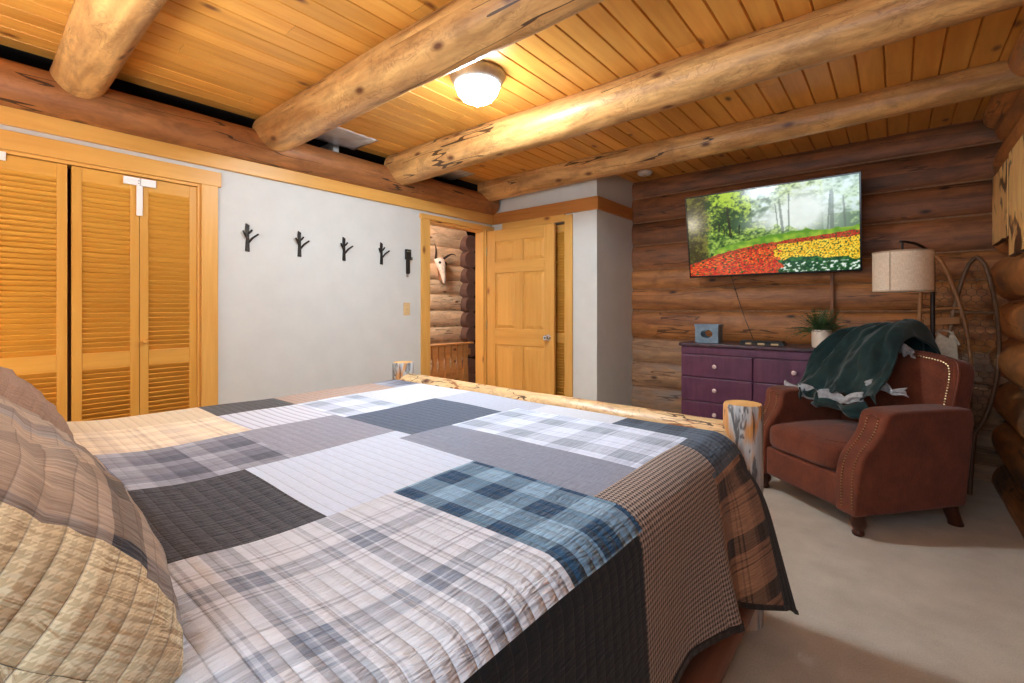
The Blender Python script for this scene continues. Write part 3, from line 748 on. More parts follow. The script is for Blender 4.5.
m = MB(); m.box((-2.48, -.34, .22), (-.50, PY-.08, .44), 0); obj('box_spring', m, M_['ticking'], t, bevel=.03)
m = MB(); m.box((-2.49, -.34, .44), (-.50, 1.82, .715), 0); obj('mattress', m, M_['ticking'], t, bevel=.05, seg=4)

# quilt -------------------------------------------------------------
ZT = .748
def hem(y): return lerp_t(y, [(-.2, .40), (.9, .36), (1.2, .338), (1.40, .345), (1.49, .352), (1.545, .350), (1.66, .415), (1.78, .485), (1.90, .50)])
def flare(y): return lerp_t(y, [(.3, .02), (.93, .045), (1.2, .06), (1.46, .14), (1.55, .12), (1.72, .12), (1.80, .13), (1.88, .16)])
def qR(y): return lerp_t(y, [(.7, .075), (1.1, .10), (1.5, .13), (1.75, .105), (1.9, .10)])
def pend(y): return -.42+.571*qR(y)+hem(y)
def qpos(p, y, off=0.0):
    w = .006*nz(p*3.1, y*3.3, 1.7)+.010*nz(p*1.2, y*1.1, 5.1)
    z = ZT+w
    foot = max(0, y-1.76)/.11
    z -= .055*foot*foot
    z += .02*math.exp(-((y-.22)/.12)**2)
    if p < -2.42:                                    # left edge
        R = .09; d = -2.42-p; L = R*PI/2
        if d < L:
            a = d/R; return Vector((-2.42-(R-off)*math.sin(a), y, z-R+(R-off)*math.cos(a)))
        return Vector((-2.42-R+off, y, z-R-(d-L)))
    R = qR(y); cx = -.42-R
    if p < cx: return Vector((p, y, z-off))
    d = p-cx; L = R*PI/2
    if d < L:
        a = d/R
        return Vector((cx+(R-off)*math.sin(a), y, z-R+(R-off)*math.cos(a)))
    d -= L; q = d/.4
    x = -.42-off+flare(y)*d*(1+.25*q)
    x += .050*min(1, max(0, (y-1.55)/.2))*(1-math.exp(-d/.05))
    x += q*(.012*math.sin(y*9.0+.6)*(y < 1.4)+.012*nz(y*4, d*2, 3.3)+.022*math.exp(-((y-1.46)/.05)**2)-.022*math.exp(-((y-1.57)/.05)**2))
    yy = y+max(0, y-1.5)/.36*.06*q
    return Vector((x, yy, z-R-d))
pb = [-2.72, -2.42, -2.18, -1.83, -1.755, -1.405, -1.315, -1.25, -.955, -.85, -.556, -.416, -.40]
yb = [-.25, .42, .52, .66, .69, .70, .95, .976, 1.03, 1.22, 1.33, 1.50, 1.52, 1.54, 1.60, 1.63, 1.775, 1.87]
def fill(bs, st):
    o = []
    for a, b in zip(bs, bs[1:]):
        n = max(1, int(round((b-a)/st))); o += [a+(b-a)*k/n for k in range(n)]
    return o+[bs[-1]]
def patch(p, y):
    if p > -.416:
        if y < .42: return 'houndb'
        if y < .95: return 'black'
        if y < 1.50: return 'hound'
        if p < -.40: return 'teal'
        return 'bplaid' if y < 1.775 else 'black'
    if p > -.556:
        if y > 1.54: return 'teal'
        if y > .976: return 'hound'
    if p > -.955:
        if y < .69: return 'big'
        if y < .976: return 'blue'
    if p > -1.315 and y > .976:
        if y < 1.22: return 'greyr'
        if y < 1.63: return 'wplaid'
        if p > -.85: return 'teal'
        if p > -1.25: return 'white2'
    if p > -1.755 and y > 1.03: return 'slate' if y < 1.52 else 'ltgrey'
    if p > -1.405: return 'darkgrey' if y < .52 else 'white'
    if p > -1.83 and y < 1.03: return 'gplaid' if y < .66 else 'mauve'
    if p > -2.18: return 'creamp' if y < .70 else ('wstripe' if y < 1.03 else ('wplaid' if y < 1.33 else 'white2'))
    return 'cream' if y < .70 else ('charcoal' if y < 1.03 else ('tan' if y < 1.60 else 'gplaid'))
def quilt_mesh(off, part):
    m = MB(); P = fill(pb, .018); Yv = fill(yb, .018)
    NS = 30
    if part == 'lining': P = [-.47, -.44, -.42, -.40]
    cols = len(P)+NS
    def pv(i, y): return P[i] if i < len(P) else -.40+(pend(y)+.40)*(i-len(P)+1)/NS
    idx = []
    for y in Yv:
        row = []
        for i in range(cols):
            row.append(len(m.v)); m.v.append(tuple(qpos(pv(i, y), y, off)))
        idx.append(row)
    for j in range(len(Yv)-1):
        ym = (Yv[j]+Yv[j+1])/2
        for i in range(cols-1):
            m.f.append((idx[j][i], idx[j][i+1], idx[j+1][i+1], idx[j+1][i]))
            m.uv.append([(pv(i, Yv[j]), Yv[j]), (pv(i+1, Yv[j]), Yv[j]), (pv(i+1, Yv[j+1]), Yv[j+1]), (pv(i, Yv[j+1]), Yv[j+1])])
            m.mi.append(FI['lining'] if part == 'lining' else FI[patch((pv(i, ym)+pv(i+1, ym))/2, ym)])
    if part == 'lining':      # bound edge joining cover and lining along hem and foot end
        for j in range(len(Yv)-1):
            a, b = Yv[j], Yv[j+1]
            ring = lambda y: [qpos(pend(y), y, off), qpos(pend(y)+.007, y, .009), qpos(pend(y)+.004, y, -.004), qpos(pend(y)-.012, y, -.004), qpos(pend(y)-.014, y, .0)]
            ra, rb = ring(a), ring(b)
            for k in range(4):
                m.quad((ra[k], ra[k+1], rb[k+1], rb[k]), [(k*.01, a), (k*.01+.01, a), (k*.01+.01, b), (k*.01, b)], FI['lining'])
        ye = Yv[-1]
        for i in range(cols-1):
            p0, p1 = pv(i, ye), pv(i+1, ye)
            m.quad((qpos(p0, ye, 0), qpos(p1, ye, 0), qpos(p1, ye, off), qpos(p0, ye, off)), [(p0, 0), (p1, 0), (p1, .01), (p0, .01)], FI['lining'])
    return m
q = tag(obj('quilt', quilt_mesh(0, 'cover'), FM, smooth=180), 'patchwork quilt of plaid, white, slate and black squares draped over the log bed', 'quilt')
obj('lining', quilt_mesh(.016, 'lining'), FM, q, smooth=180)

# shams ---------------------------------------------------------------
def sham(name, label, cx, a, b, tk, c0, up, nrm, patchfn, seed, group):
    t = thing(name, label, 'pillow', (cx, *c0), 0, group)
    up = Vector(up).normalized(); nr = Vector(nrm).normalized()
    m = MB(); NU, NV = 96, 40
    def sp(v, e): return math.copysign(abs(v)**e, v)
    rows = []
    for j in range(NV+1):
        yy = -1+2*j/NV; yy = math.copysign(1-(1-abs(yy))**1.6, yy)*.999
        f = (1-abs(yy)**3.0)**.5
        row = []; arc = 0; last = None
        for i in range(NU+1):
            th = 2*PI*i/NU
            Xl = a*sp(math.cos(th), .55)*(.90+.10*f); Zl = tk*f*sp(math.sin(th), .75)
            pl = Vector((Xl, 0, 0))+up*(b*yy)+nr*Zl
            wr = .010*nz(Xl*7+seed, yy*4, th)+.006*nz(Xl*16, yy*9+seed)+.003*math.cos(2*PI*b*yy/.031)
            pl += (Vector((sp(math.cos(th), 1)*.6, 0, 0))+nr*math.sin(th))*wr*f
            if last is not None: arc += (pl-last).length
            last = pl
            row.append((pl, (arc, b*yy), Xl))
        rows.append(row)
    for j in range(NV+1):
        for i in range(NU+1): m.v.append(tuple(rows[j][i][0]))
    for j in range(NV):
        for i in range(NU):
            k = j*(NU+1)+i
            m.f.append((k, k+1, k+NU+2, k+NU+1)); q4 = [rows[j][i], rows[j][i+1], rows[j+1][i+1], rows[j+1][i]]
            m.uv.append([r[1] for r in q4]); m.mi.append(SI[patchfn(sum(r[2] for r in q4)/4, (rows[j][i][1][1]+rows[j+1][i][1][1])/2)])
    return obj('cover', m, SM, t, smooth=180)
S = {}
sp1 = [(0, (186, 166, 146)), (.26, (140, 148, 162)), (.34, (70, 78, 92)), (.48, (176, 158, 142)), (.8, (126, 114, 104))]
sp2 = [(0, (188, 168, 148)), (.28, (72, 96, 128)), (.46, (176, 158, 142)), (.68, (62, 60, 62)), (.82, (184, 166, 148))]
S['plaid'] = fab_plaid('sham_plaid', .40, sp1, sp2, st=.5, s=.031, off=(.12, .1), stitch=.5)
S['beige'] = fab_hound('sham_houndstooth', (236, 222, 186), (210, 194, 156), .013, st=.55, s=.031, stitch=.6)
S['char'] = fab_plain('sham_charcoal', (76, 76, 80), .15, st=.5, s=.031)
S['brown'] = fab_plain('sham_brown', (150, 122, 104), .08, st=.5, s=.031)
S['dplaid'] = fab_plaid('sham_dark_plaid', .22, [(0, (150, 134, 122)), (.4, (96, 96, 104)), (.7, (130, 118, 110))], [(0, (150, 134, 122)), (.5, (104, 104, 110))], st=.5, s=.031)
SN = list(S); SM = [S[k] for k in SN]; SI = {k: i for i, k in enumerate(SN)}
UPV, NRM = (0, -.755, .655), (0, .655, .755)
sham('pillow_sham', 'large quilted pillow with beige houndstooth end nearest the camera', -1.06, .45, .27, .135, (-.035, .935), UPV, NRM,
     lambda x, y: 'beige' if x > .385 else ('plaid' if x > -.28 else 'char'), 1.1, 'quilted pillows against the headboard')
sham('pillow_sham', 'brown quilted pillow peeking out behind the beige ended pillow', -2.0, .46, .27, .135, (-.02, .935), UPV, NRM,
     lambda x, y: 'brown' if x > -.2 else 'dplaid', 4.4, 'quilted pillows against the headboard')

# ------------------------------------------------------------------ dresser
DXL, DXR, DFY, DBY = -1.454, -.29, 4.06, 4.53
t = thing('dresser', 'worn plum painted dresser with pearl knobs against the log wall', 'dresser', ((DXL+DXR)/2, DFY, 0))
hw = (DXR-DXL)/2
m = MB(); m.box((-hw+.012, .018, .06), (hw-.012, DBY-DFY, .872), 2); obj('body', m, M_['plum'], t, bevel=.003)
m = MB(); m.box((-hw-.006, -.014, .872), (hw+.006, DBY-DFY+.004, .898), 0); obj('top', m, M_['plum_edge'], t, bevel=.006)
m = MB(); m.box((-hw+.012, .004, .806), (hw-.012, .018, .868), 0); obj('frieze', m, M_['plum'], t, bevel=.004)
m = MB(); m.prism([(-hw+.01, 0), (-hw+.14, 0), (-hw+.17, .05), (hw-.17, .05), (hw-.14, 0), (hw-.01, 0), (hw-.01, .125), (-hw+.01, .125)], .002, .03, 1); obj('plinth', m, M_['plum'], t, bevel=.004)
for c in (-1, 1):
    for r, (za, zb_) in enumerate(((.612, .800), (.407, .606), (.205, .401))):
        xa, xb = (-hw+.014, -.004) if c < 0 else (.004, hw-.014)
        m = MB(); m.box((xa, -.004, za), (xb, .030, zb_), 0); d = obj('drawer', m, M_['plum'], t, bevel=.006)
        k = MB(); k.lathe([(.007, 0), (.007, .010), (.015, .016), (.0185, .024), (.016, .031), (.008, .034), (.001, .035)], 18, Matrix.Translation(((xa+xb)/2, -.004, (za+zb_)/2+.004)) @ Matrix.Rotation(PI/2, 4, 'X'))
        kk = obj('knob', k, M_['knob'], d, smooth=40)
# items on dresser
def ony(u, v, y):
    du = u-512; X = -294.8+.77*du; Y = 355.7+.638*du; t = y/Y
    return X*t, 1.2+(308-v)*t
DT = .898
M_['bluegrey'] = plain('grey_blue_metal', (118, 138, 152), .5, var=.12, scale=18, bump=.1)
M_['bluedark'] = plain('grey_blue_dark', (60, 70, 78), .6, var=.2)
bx, _ = ony(708.5, 333, 4.22)
t = thing('metal_caddy', 'small grey blue open crate with an oval handle hole standing on the dresser', 'box', (bx, 4.16, DT))
def holed(y, w, h, rx, rz, cz, th, mat_, nm):
    m = MB(); n = 32
    inner = [(rx*math.cos(2*PI*k/n), cz+rz*math.sin(2*PI*k/n)) for k in range(n)]
    outer = []
    for k in range(n):
        a = 2*PI*k/n; c, s = math.cos(a), math.sin(a); f = min((w/2)/max(abs(c), 1e-6), ((h-cz) if s > 0 else cz)/max(abs(s), 1e-6)); outer.append((c*f, cz+s*f))
    for y0, y1 in ((y, y+th),):
        for k in range(n):
            j = (k+1) % n
            for yy in (y0, y1): m.quad([(outer[k][0], yy, outer[k][1]), (outer[j][0], yy, outer[j][1]), (inner[j][0], yy, inner[j][1]), (inner[k][0], yy, inner[k][1])], [outer[k], outer[j], inner[j], inner[k]])
            m.quad([(inner[k][0], y0, inner[k][1]), (inner[j][0], y0, inner[j][1]), (inner[j][0], y1, inner[j][1]), (inner[k][0], y1, inner[k][1])], [(0, 0)]*4)
            m.quad([(outer[k][0], y0, outer[k][1]), (outer[j][0], y0, outer[j][1]), (outer[j][0], y1, outer[j][1]), (outer[k][0], y1, outer[k][1])], [(0, 0)]*4)
    return obj(nm, m, mat_, t)
holed(0, .192, .145, .050, .036, .078, .006, M_['bluegrey'], 'front_panel'); holed(.13, .192, .145, .050, .036, .078, .006, M_['bluegrey'], 'back_panel')
for s in (-1, 1):
    m = MB(); m.box((min(s*.096, s*.09), .006, 0), (max(s*.096, s*.09), .13, .145)); obj('side_panel', m, M_['bluegrey'], t)
m = MB(); m.box((-.09, .006, 0), (.09, .13, .006)); obj('bottom', m, M_['bluedark'], t)
m = MB()
for lo, hi in (((-.102, -.006, .140), (.102, .004, .160)), ((-.102, .132, .140), (.102, .142, .160)), ((-.102, .004, .140), (-.092, .132, .160)), ((.092, .004, .140), (.102, .132, .160))): m.box(lo, hi)
obj('rim', m, M_['bluegrey'], t, bevel=.002)
xa, _ = ony(741, 343, 4.2); xb, _ = ony(783, 345, 4.2)
t = thing('media_box', 'low black slotted tray lying on the dresser under the television cable', 'tray', ((xa+xb)/2, 4.18, DT))
L = (xb-xa)/2
m = MB(); m.box((-L, 0, .020), (L, .11, .034), 0); obj('top', m, M_['black'], t, bevel=.003)
for k, c in enumerate((-.92, -.33, .30, .94)):
    m = MB(); m.box((L*c-.022, .004, 0), (L*c+.022, .106, .020)); obj('foot', m, M_['black'], t, bevel=.002)
m = MB(); m.box((-L*.85, .012, .002), (L*.85, .02, .016)); obj('insert', m, M_['almond'], t)
# plant
px_, _ = ony(821.5, 340, 4.22)
t = thing('potted_plant', 'small spiky green plant in a white cylinder pot on the dresser', 'plant', (px_, 4.22, DT))
M_['pot'] = plain('cream_ceramic', (226, 206, 184), .4, var=.02); M_['soil'] = plain('potting_soil', (50, 36, 26), .95, var=.3, bump=.5)
M_['frond'] = plain('plant_green', (52, 78, 40), .5, var=.35, scale=25); 
m = MB(); m.lathe([(.060, 0), (.064, .004), (.066, .132), (.064, .136), (.059, .134), (.058, .115)], 30); obj('pot', m, M_['pot'], t, smooth=40)
m = MB(); m.lathe([(.060, .110), (.06, .116), (.001, .120)], 24); obj('soil', m, M_['soil'], t)
m = MB(); rr = random.Random(5)
for k in range(90):
    a = rr.uniform(0, 2*PI); tilt = rr.uniform(.1, 1.5); ln = rr.uniform(.15, .25)*(1.0 if tilt > .6 else .85)
    d = Vector((math.cos(a), math.sin(a), 0)); pts = []
    for s in range(8):
        q_ = s/7; pts.append(d*(.012+math.sin(tilt)*ln*q_)+Vector((0, 0, .115+math.cos(tilt)*ln*q_-.05*q_*q_*tilt)))
    m.tube(pts, [.0022*(1-.8*s/7) for s in range(8)], 4, False)
    for s in range(1, 8):
        for sgn in (-1, 1):
            sd = d.cross(Vector((0, 0, 1)))*sgn; p0 = pts[s]; f_ = (pts[s]-pts[s-1]).normalized()
            tip = p0+sd*.030*(1-.6*s/7)+f_*.026+Vector((0, 0, rr.uniform(-.006, .01)))
            m.quad([p0, p0+f_*.007+sd*.010+Vector((0, 0, .003)), tip, p0+sd*.010-f_*.002], [(0, 0), (1, 0), (1, 1), (0, 1)])
obj('fronds', m, M_['frond'], t)

# ------------------------------------------------------------------ television
TW, TH = 1.281, .734
upv = Vector((0, -.134, .72)).normalized(); nb = Vector((0, upv.z, -upv.y))   # nb points back to the wall
TM = Matrix(((1, 0, 0, -.8315), (0, nb.y, upv.y, 4.375), (0, nb.z, upv.z, 1.48), (0, 0, 0, 1)))
t = thing('television', 'wide flat television tilted forward on the log wall showing a tulip garden', 'television'); t.matrix_world = TM
def tvcol(x, y):
    n1 = nz(x*6, y*4, 1.3); n2 = nz(x*24, y*18, 4.1); n3 = nz(x*62, y*46, 7.7); n4 = nz(x*110, y*80, 2.2)
    field = lerp_t(x, [(0, .15), (.2, .265), (.4, .335), (.6, .37), (1, .425)])+.012*n2
    def mixc(a, b, f): f = max(0, min(1, f)); return tuple(p+(q-p)*f for p, q in zip(a, b))
    if y < field:
        dep = y/field; k_ = 0
        cw = 40+34*x; u, v = x*cw, y*62
        cx, cy = math.floor(u), math.floor(v); best = 9; bc = 0
        for i in (-1, 0, 1):
            for j in (-1, 0, 1):
                h = math.sin((cx+i)*127.1+(cy+j)*311.7)*43758.5; h -= math.floor(h); h2 = math.sin((cx+i)*269.5+(cy+j)*183.3)*43758.5; h2 -= math.floor(h2)
                d = math.hypot(u-(cx+i+h), v-(cy+j+h2))
                if d < best: best = d; bc = h2
        leaf = mixc((14, 50, 24), (64, 104, 40), .5+n3)
        low = .150+.03*n2+.02*math.sin(x*11)
        if x > .555+.05*n2+.5*max(0, .22-y) and dep < .88+.05*n1 and y > low:
            fl = mixc((238, 170, 14), (254, 226, 84), bc)
        elif x > .58+.05*n2 and y <= low:
            return mixc((16, 62, 34), (226, 236, 226) if (n3+.6*n4 > .26 and y < .11) else (60, 120, 52), .5+1.2*n3)
        else:
            fl = mixc((196, 24, 18), (250, 120, 44), bc*(1.1 if dep > .4 else .8))
            if dep > .86: fl = mixc(fl, (150, 40, 40), .5)
        return mixc(fl, leaf, (best-.46)*4)
    top = field+.055+.03*math.sin(min(1, max(0, (x-.1)/.8))*PI)
    if y < top+.02*n2 and .16+.05*n1 < x:
        return mixc((176, 204, 60), (96, 146, 46), .45+n2+(y-field)*6)
    glow = math.exp(-(((x-.72)/.17)**2+((y-.68)/.30)**2))+.55*math.exp(-(((x-.50)/.16)**2+((y-.60)/.14)**2))
    leafy = .5+1.1*n1+.9*n2+.8*n3+.5*n4
    base = mixc((26, 58, 24), (176, 206, 62), leafy)
    base = mixc(base, (70, 52, 36), .65*max(0, min(1, (.16+.04*n2-x)/.05)))  # brown reflection painted into the left edge of the picture
    if x > .82: base = mixc(mixc((60, 92, 60), (170, 200, 120), leafy), (196, 216, 206), .25)
    if y > .62 and x > .42: base = mixc(base, (214, 232, 240), max(0, .5+.9*n2+.3*n3))
    base = mixc(base, (238, 246, 240), min(.96, glow*1.15))
    for tx, w_, tp in ((.285, .009, .82), (.21, .006, .66), (.34, .004, .6), (.245, .004, .6), (.60, .008, .85), (.635, .005, .92), (.575, .004, .8), (.865, .011, .88), (.845, .005, .8), (.93, .006, .8)):
        if abs(x-tx-.05*(y-.5)*math.sin(tx*40)) < w_*(1.25-.5*y) and .44 < y < tp+.05*n2: base = mixc(base, (40, 42, 30) if x < .5 else (104, 116, 108), .8 if x < .5 else .6)
    if y < .57 and n1*1.2+n2*.8+.25 > (y-.44)*5 and x > .14: base = mixc(base, mixc((40, 76, 34), (150, 184, 90), .5+n3+n2), .75*(1-.5*min(1, glow)))
    return base
NXs, NYs = 300, 170
m = MB(); m.grid(lambda a, b: (-TW/2+.012+(TW-.024)*a, -.0012, .016+(TH-.028)*b), NXs, NYs)
scr = obj('screen', m, M_['black'], t)
ca = scr.data.color_attributes.new('Picture', 'FLOAT_COLOR', 'POINT')
cols = []
for j in range(NYs+1):
    for i in range(NXs+1):
        c = tvcol(i/NXs, j/NYs); cols += lin(tuple(max(0, min(255, v)) for v in c))
ca.data.foreach_set('color', cols)
g = G('screen_picture'); at = g.n('VertexColor', layer_name='Picture')
M_['screen'] = g.done((10, 10, 10), .12, spec=.5, **{'Emission Color': at.outputs[0], 'Emission Strength': 1.0}); scr.data.materials.clear(); scr.data.materials.append(M_['screen'])
m = MB(); m.box((-TW/2, 0, 0), (TW/2, .03, TH)); m.box((-TW/2+.15, .03, .06), (TW/2-.15, .06, TH*.62)); obj('housing', m, M_['blackgl'], t, bevel=.004)
m = MB()
for lo, hi in (((-TW/2, -.006, 0), (TW/2, 0, .016)), ((-TW/2, -.006, TH-.012), (TW/2, 0, TH)), ((-TW/2, -.006, .016), (-TW/2+.012, 0, TH-.012)), ((TW/2-.012, -.006, .016), (TW/2, 0, TH-.012))): m.box(lo, hi)
obj('bezel', m, M_['blackgl'], t, bevel=.0015)
m = MB(); m.box((-.2, .06, .15), (.2, .085, .55)); m.box((-.03, .07, .25), (.03, .14, .42)); obj('wall_mount', m, M_['black'], t)
# cables
m = MB()
xa, za = ony(730, 281, 4.40); xb, zb_ = ony(753, 339, 4.30)
m.tube([(xa+(xb-xa)*k/10, 4.43-.04*math.sin(PI*k/10)-.13*k/10, 1.50+(zb_-1.50)*k/10+.0) for k in range(11)], .0035, 6)
tag(obj('television_cable', m, M_['black'], smooth=60), 'thin dark cable slanting from the television down to the dresser', 'cable')
xa, _ = ony(831, 290, 4.48)
m = MB(); m.box((xa-.012, 4.535, .95), (xa+.012, 4.56, 1.55), 2)
tag(obj('cable_cover', m, M_['log_t'], bevel=.003), 'narrow brown cable cover running straight down behind the potted plant', 'cable cover')

# ------------------------------------------------------------------ armchair
CA = math.radians(-38.9); CC = (-.222, 3.487, 0)
t = thing('armchair', 'rust brown upholstered armchair with nailhead trim in front of the dresser', 'armchair', CC, CA)
chair = t
U = M_['uphol']
def nails(pts, parent, sp=.0155, r=.0042):
    m = MB(); acc = 0; last = Vector(pts[0]); m.ball(last, r, 7, 4)
    for a, b in zip(pts, pts[1:]):
        a, b = Vector(a), Vector(b); L = (b-a).length; d = sp-acc
        while d <= L: m.ball(a+(b-a)*(d/L), r, 7, 4); d += sp
        acc = L-(d-sp)
    return obj('nailhead_trim', m, M_['brass'], parent)
def smooth_poly(P, n=6, closed=False):
    out = []
    N = len(P)
    for i in range(N if closed else N-1):
        p0, p1, p2, p3 = (P[(i-1) % N] if closed or i > 0 else P[0]), P[i], P[(i+1) % N], (P[(i+2) % N] if closed or i+2 < N else P[-1])
        for k in range(n):
            u = k/n
            out.append(tuple(.5*((2*b)+(-a+c)*u+(2*a-5*b+4*c-d)*u*u+(-a+3*b-3*c+d)*u**3) for a, b, c, d in zip(p0, p1, p2, p3)))
    if not closed: out.append(P[-1])
    return out
front = smooth_poly([(-.372, .115), (-.374, .24), (-.368, .34), (-.335, .43), (-.275, .50), (-.238, .56), (-.225, .615), (-.205, .648), (-.16, .662)], 5)
prof = front+[(.0, .664), (.20, .664), (.335, .658), (.36, .60), (.372, .40), (.36, .115)]
for s in (-1, 1):
    m = MB(); xa, xb = (.262, .402) if s > 0 else (-.402, -.262)
    m.prism(prof, xa, xb, 0)
    # slight outward roll of the arm top
    m.v = [(x+s*.028*max(0, (z-.45)/.2)**1.0*(1 if (x*s > .33) else .3)-s*.02*max(0, (.3-z)/.2)*(x*s > .33), y, z) for x, y, z in m.v]
    a = obj('arm', m, U, t, smooth=50, bevel=.032, seg=5)
    xs = [xa+.045, xb-.035]
    for xx in xs:
        pts = [(xx+s*.018*max(0, (z-.45)/.2), y-.0035+.0, z) for y, z in front[2:-8]]
        pts = [(p[0], p[1]+.001, p[2]) for p in pts]
        nails(pts, a)
    m = MB(); m.tube([(xs[0]+s*.012, -.232, .625), ((xs[0]+xs[1])/2+s*.016, -.226, .640), (xs[1]+s*.02, -.232, .625)], .003, 6); obj('piping', m, U, a, smooth=50)
m = MB(); m.box((-.27, -.352, .118), (.27, .34, .30), 0); obj('seat_base', m, U, t, bevel=.02, seg=3, smooth=50)
# cushion
m = MB()
def cush(th, ph, a, b, c, e1=.35, e2=.3):
    def sp(v, e): return math.copysign(abs(v)**e, v)
    return (a*sp(math.cos(ph), e1)*sp(math.cos(th), e2), b*sp(math.cos(ph), e1)*sp(math.sin(th), e2), c*sp(math.sin(ph), e1))
def cfn(u, v):
    x, y, z = cush(u*2*PI, (v-.5)*PI, .268, .33, .078)
    crown = .035*max(0, 1-(x/.27)**2)*max(0, 1-(y/.34)**2)
    return (x, -.045+y, .375+z+(crown if z > 0 else 0)+.004*nz(x*9, y*9))
m.grid(cfn, 64, 24); seat = obj('seat_cushion', m, U, t, smooth=60)
m = MB(); m.tube([cfn(k/64, .80) for k in range(64)]+[cfn(0, .80)], .005, 6); obj('piping', m, U, seat, smooth=60)
m = MB(); m.tube([cfn(k/64, .22) for k in range(64)]+[cfn(0, .22)], .005, 6); obj('piping', m, U, seat, smooth=60)
# back
top = smooth_poly([(-.345, .36), (-.362, .60), (-.372, .80), (-.362, .885), (-.325, .918), (-.20, .938), (0, .95), (.20, .938), (.325, .918), (.362, .885), (.372, .80), (.362, .60), (.345, .36)], 4)
BM = Matrix.Translation((0, .285, .36)) @ Matrix.Rotation(math.radians(-11), 4, 'X') @ Matrix.Translation((0, 0, -.36))
m = MB(); m.prism(top, -.06, .075, 1, BM); bk = obj('back', m, U, t, smooth=50, bevel=.025, seg=4)
m = MB(); m.grid(lambda a, b: BM @ Vector(((a-.5)*.60, -.06-.035*math.sin(PI*a)**.6*math.sin(PI*min(1, max(0, b)))**.6, .40+.50*b)), 20, 16); obj('inner_pad', m, U, bk, smooth=60)
inn = [(x*.90, .36+(z-.36)*.955) for x, z in top]
nails([tuple(BM @ Vector((x, -.0655, z))) for x, z in inn if z > .55], bk)
m = MB(); m.tube([tuple(BM @ Vector((x*1.0, -.052, z))) for x, z in top], .006, 6); obj('piping', m, U, bk, smooth=60)
# legs
for s in (-1, 1):
    m = MB(); m.lathe([(.020, 0), (.027, .006), (.029, .018), (.022, .030), (.026, .040), (.036, .058), (.038, .078), (.030, .10), (.034, .125)], 20, Matrix.Translation((s*.335, -.30, 0))); obj('leg', m, M_['chairleg'], t, smooth=50)
    m = MB(); m.tube([(s*.335, .31, .13), (s*.337, .315, .08), (s*.34, .335, .03), (s*.34, .345, 0)], [.036, .034, .032, .036], 14); obj('leg', m, M_['chairleg'], t, smooth=50)

# blanket heaped on the chair back -----------------------------------
path = smooth_poly([(.535, .66), (.53, .84), (.49, .985), (.40, 1.055), (.30, 1.05), (.21, .985), (.15, .89), (.09, .79), (.03, .70), (-.02, .645)], 4)
def bl(a, b, off=0.0):
    k = b*(len(path)-1); i = min(int(k), len(path)-2); f = k-i
    y = path[i][0]+(path[i+1][0]-path[i][0])*f; z = path[i][1]+(path[i+1][1]-path[i][1])*f
    dy, dz = path[i+1][0]-path[i][0], path[i+1][1]-path[i][1]; L = math.hypot(dy, dz)
    ny, nz_ = (-abs(dz/L) if k > len(path)*.4 else abs(dz/L)), abs(dy/L)
    xl = lerp_t(b, [(0, -.26), (.40, -.27), (.62, -.35), (1, -.47)]); xr = lerp_t(b, [(0, .10), (.5, .14), (.75, .20), (1, .25)])
    x = xl+(xr-xl)*a + .025*nz(b*4, a*3, 9.1)
    ridge = 1-abs(2*(((a*3.1+.55*b+.35*nz(a*2, b*2.5, 4.4)) % 1)-.5))
    fold = .052*ridge**1.4*min(1, .3+b) + .055*nz(a*3.0, b*2.6, 2.2)+.030*nz(a*8, b*6, 5.5)+.010*nz(a*21, b*16, 1.5)
    edge = max(0, (.16-a)/.16); z -= .10*edge**1.6
    z -= .05*(max(0, (a-.88)/.12))**2
    if b > .75: z += .07*nz(a*5, 3.3)*(b-.75)/.25
    return Vector((x, y+ny*(fold+.014-off), z+nz_*(fold+.014-off)))
t = thing('throw_blanket', 'dark green velvet throw with pale underside heaped over the armchair back', 'blanket', CC, CA)
m = MB(); m.grid(bl, 90, 90); obj('velvet_face', m, M_['velvet'], t, smooth=180, solid=.008)
def band(P, Q, w0, w1, bow, seed, nm='lining', mt='sherpa'):
    """folded over strip of cloth: P..Q its upper edge, hanging w0..w1 and bowing out toward the viewer"""
    P, Q = Vector(P), Vector(Q); m = MB()
    def fn(a, b):
        p = P.lerp(Q, a); w = w0+(w1-w0)*a+.02*nz(a*5, seed)
        out = bow*math.sin(PI*b)*(.7+.6*nz(a*6+seed, b))+.02*math.sin(a*11+seed)
        return p+Vector((.02*nz(a*4, b*3, seed)+.35*w*b*.3, -out, -w*b+.018*math.sin(a*8+seed*2)*(1-b)))
    m.grid(fn, 36, 14); return obj(nm, m, M_[mt], t, smooth=180, solid=.007)
band((-.41, -.055, .690), (-.18, -.06, .675), .045, .085, .012, 1.2)
band((-.40, -.075, .640), (-.24, -.085, .660), .03, .06, .015, 9.4, 'velvet_fold', 'velvet')
band((-.27, -.075, .690), (-.12, -.075, .640), .03, .07, .015, 4.4, 'velvet_fold', 'velvet')
band((-.16, -.055, .670), (.12, -.04, .690), .075, .05, .012, 6.1)
band((-.18, -.065, .610), (.16, -.055, .640), .035, .085, .02, 12.4, 'velvet_fold', 'velvet')
band((.08, .03, .775), (.27, .085, .745), .030, .050, .010, 5.7)
band((.075, .285, .985), (.15, .30, .955), .055, .05, .012, 8.2)

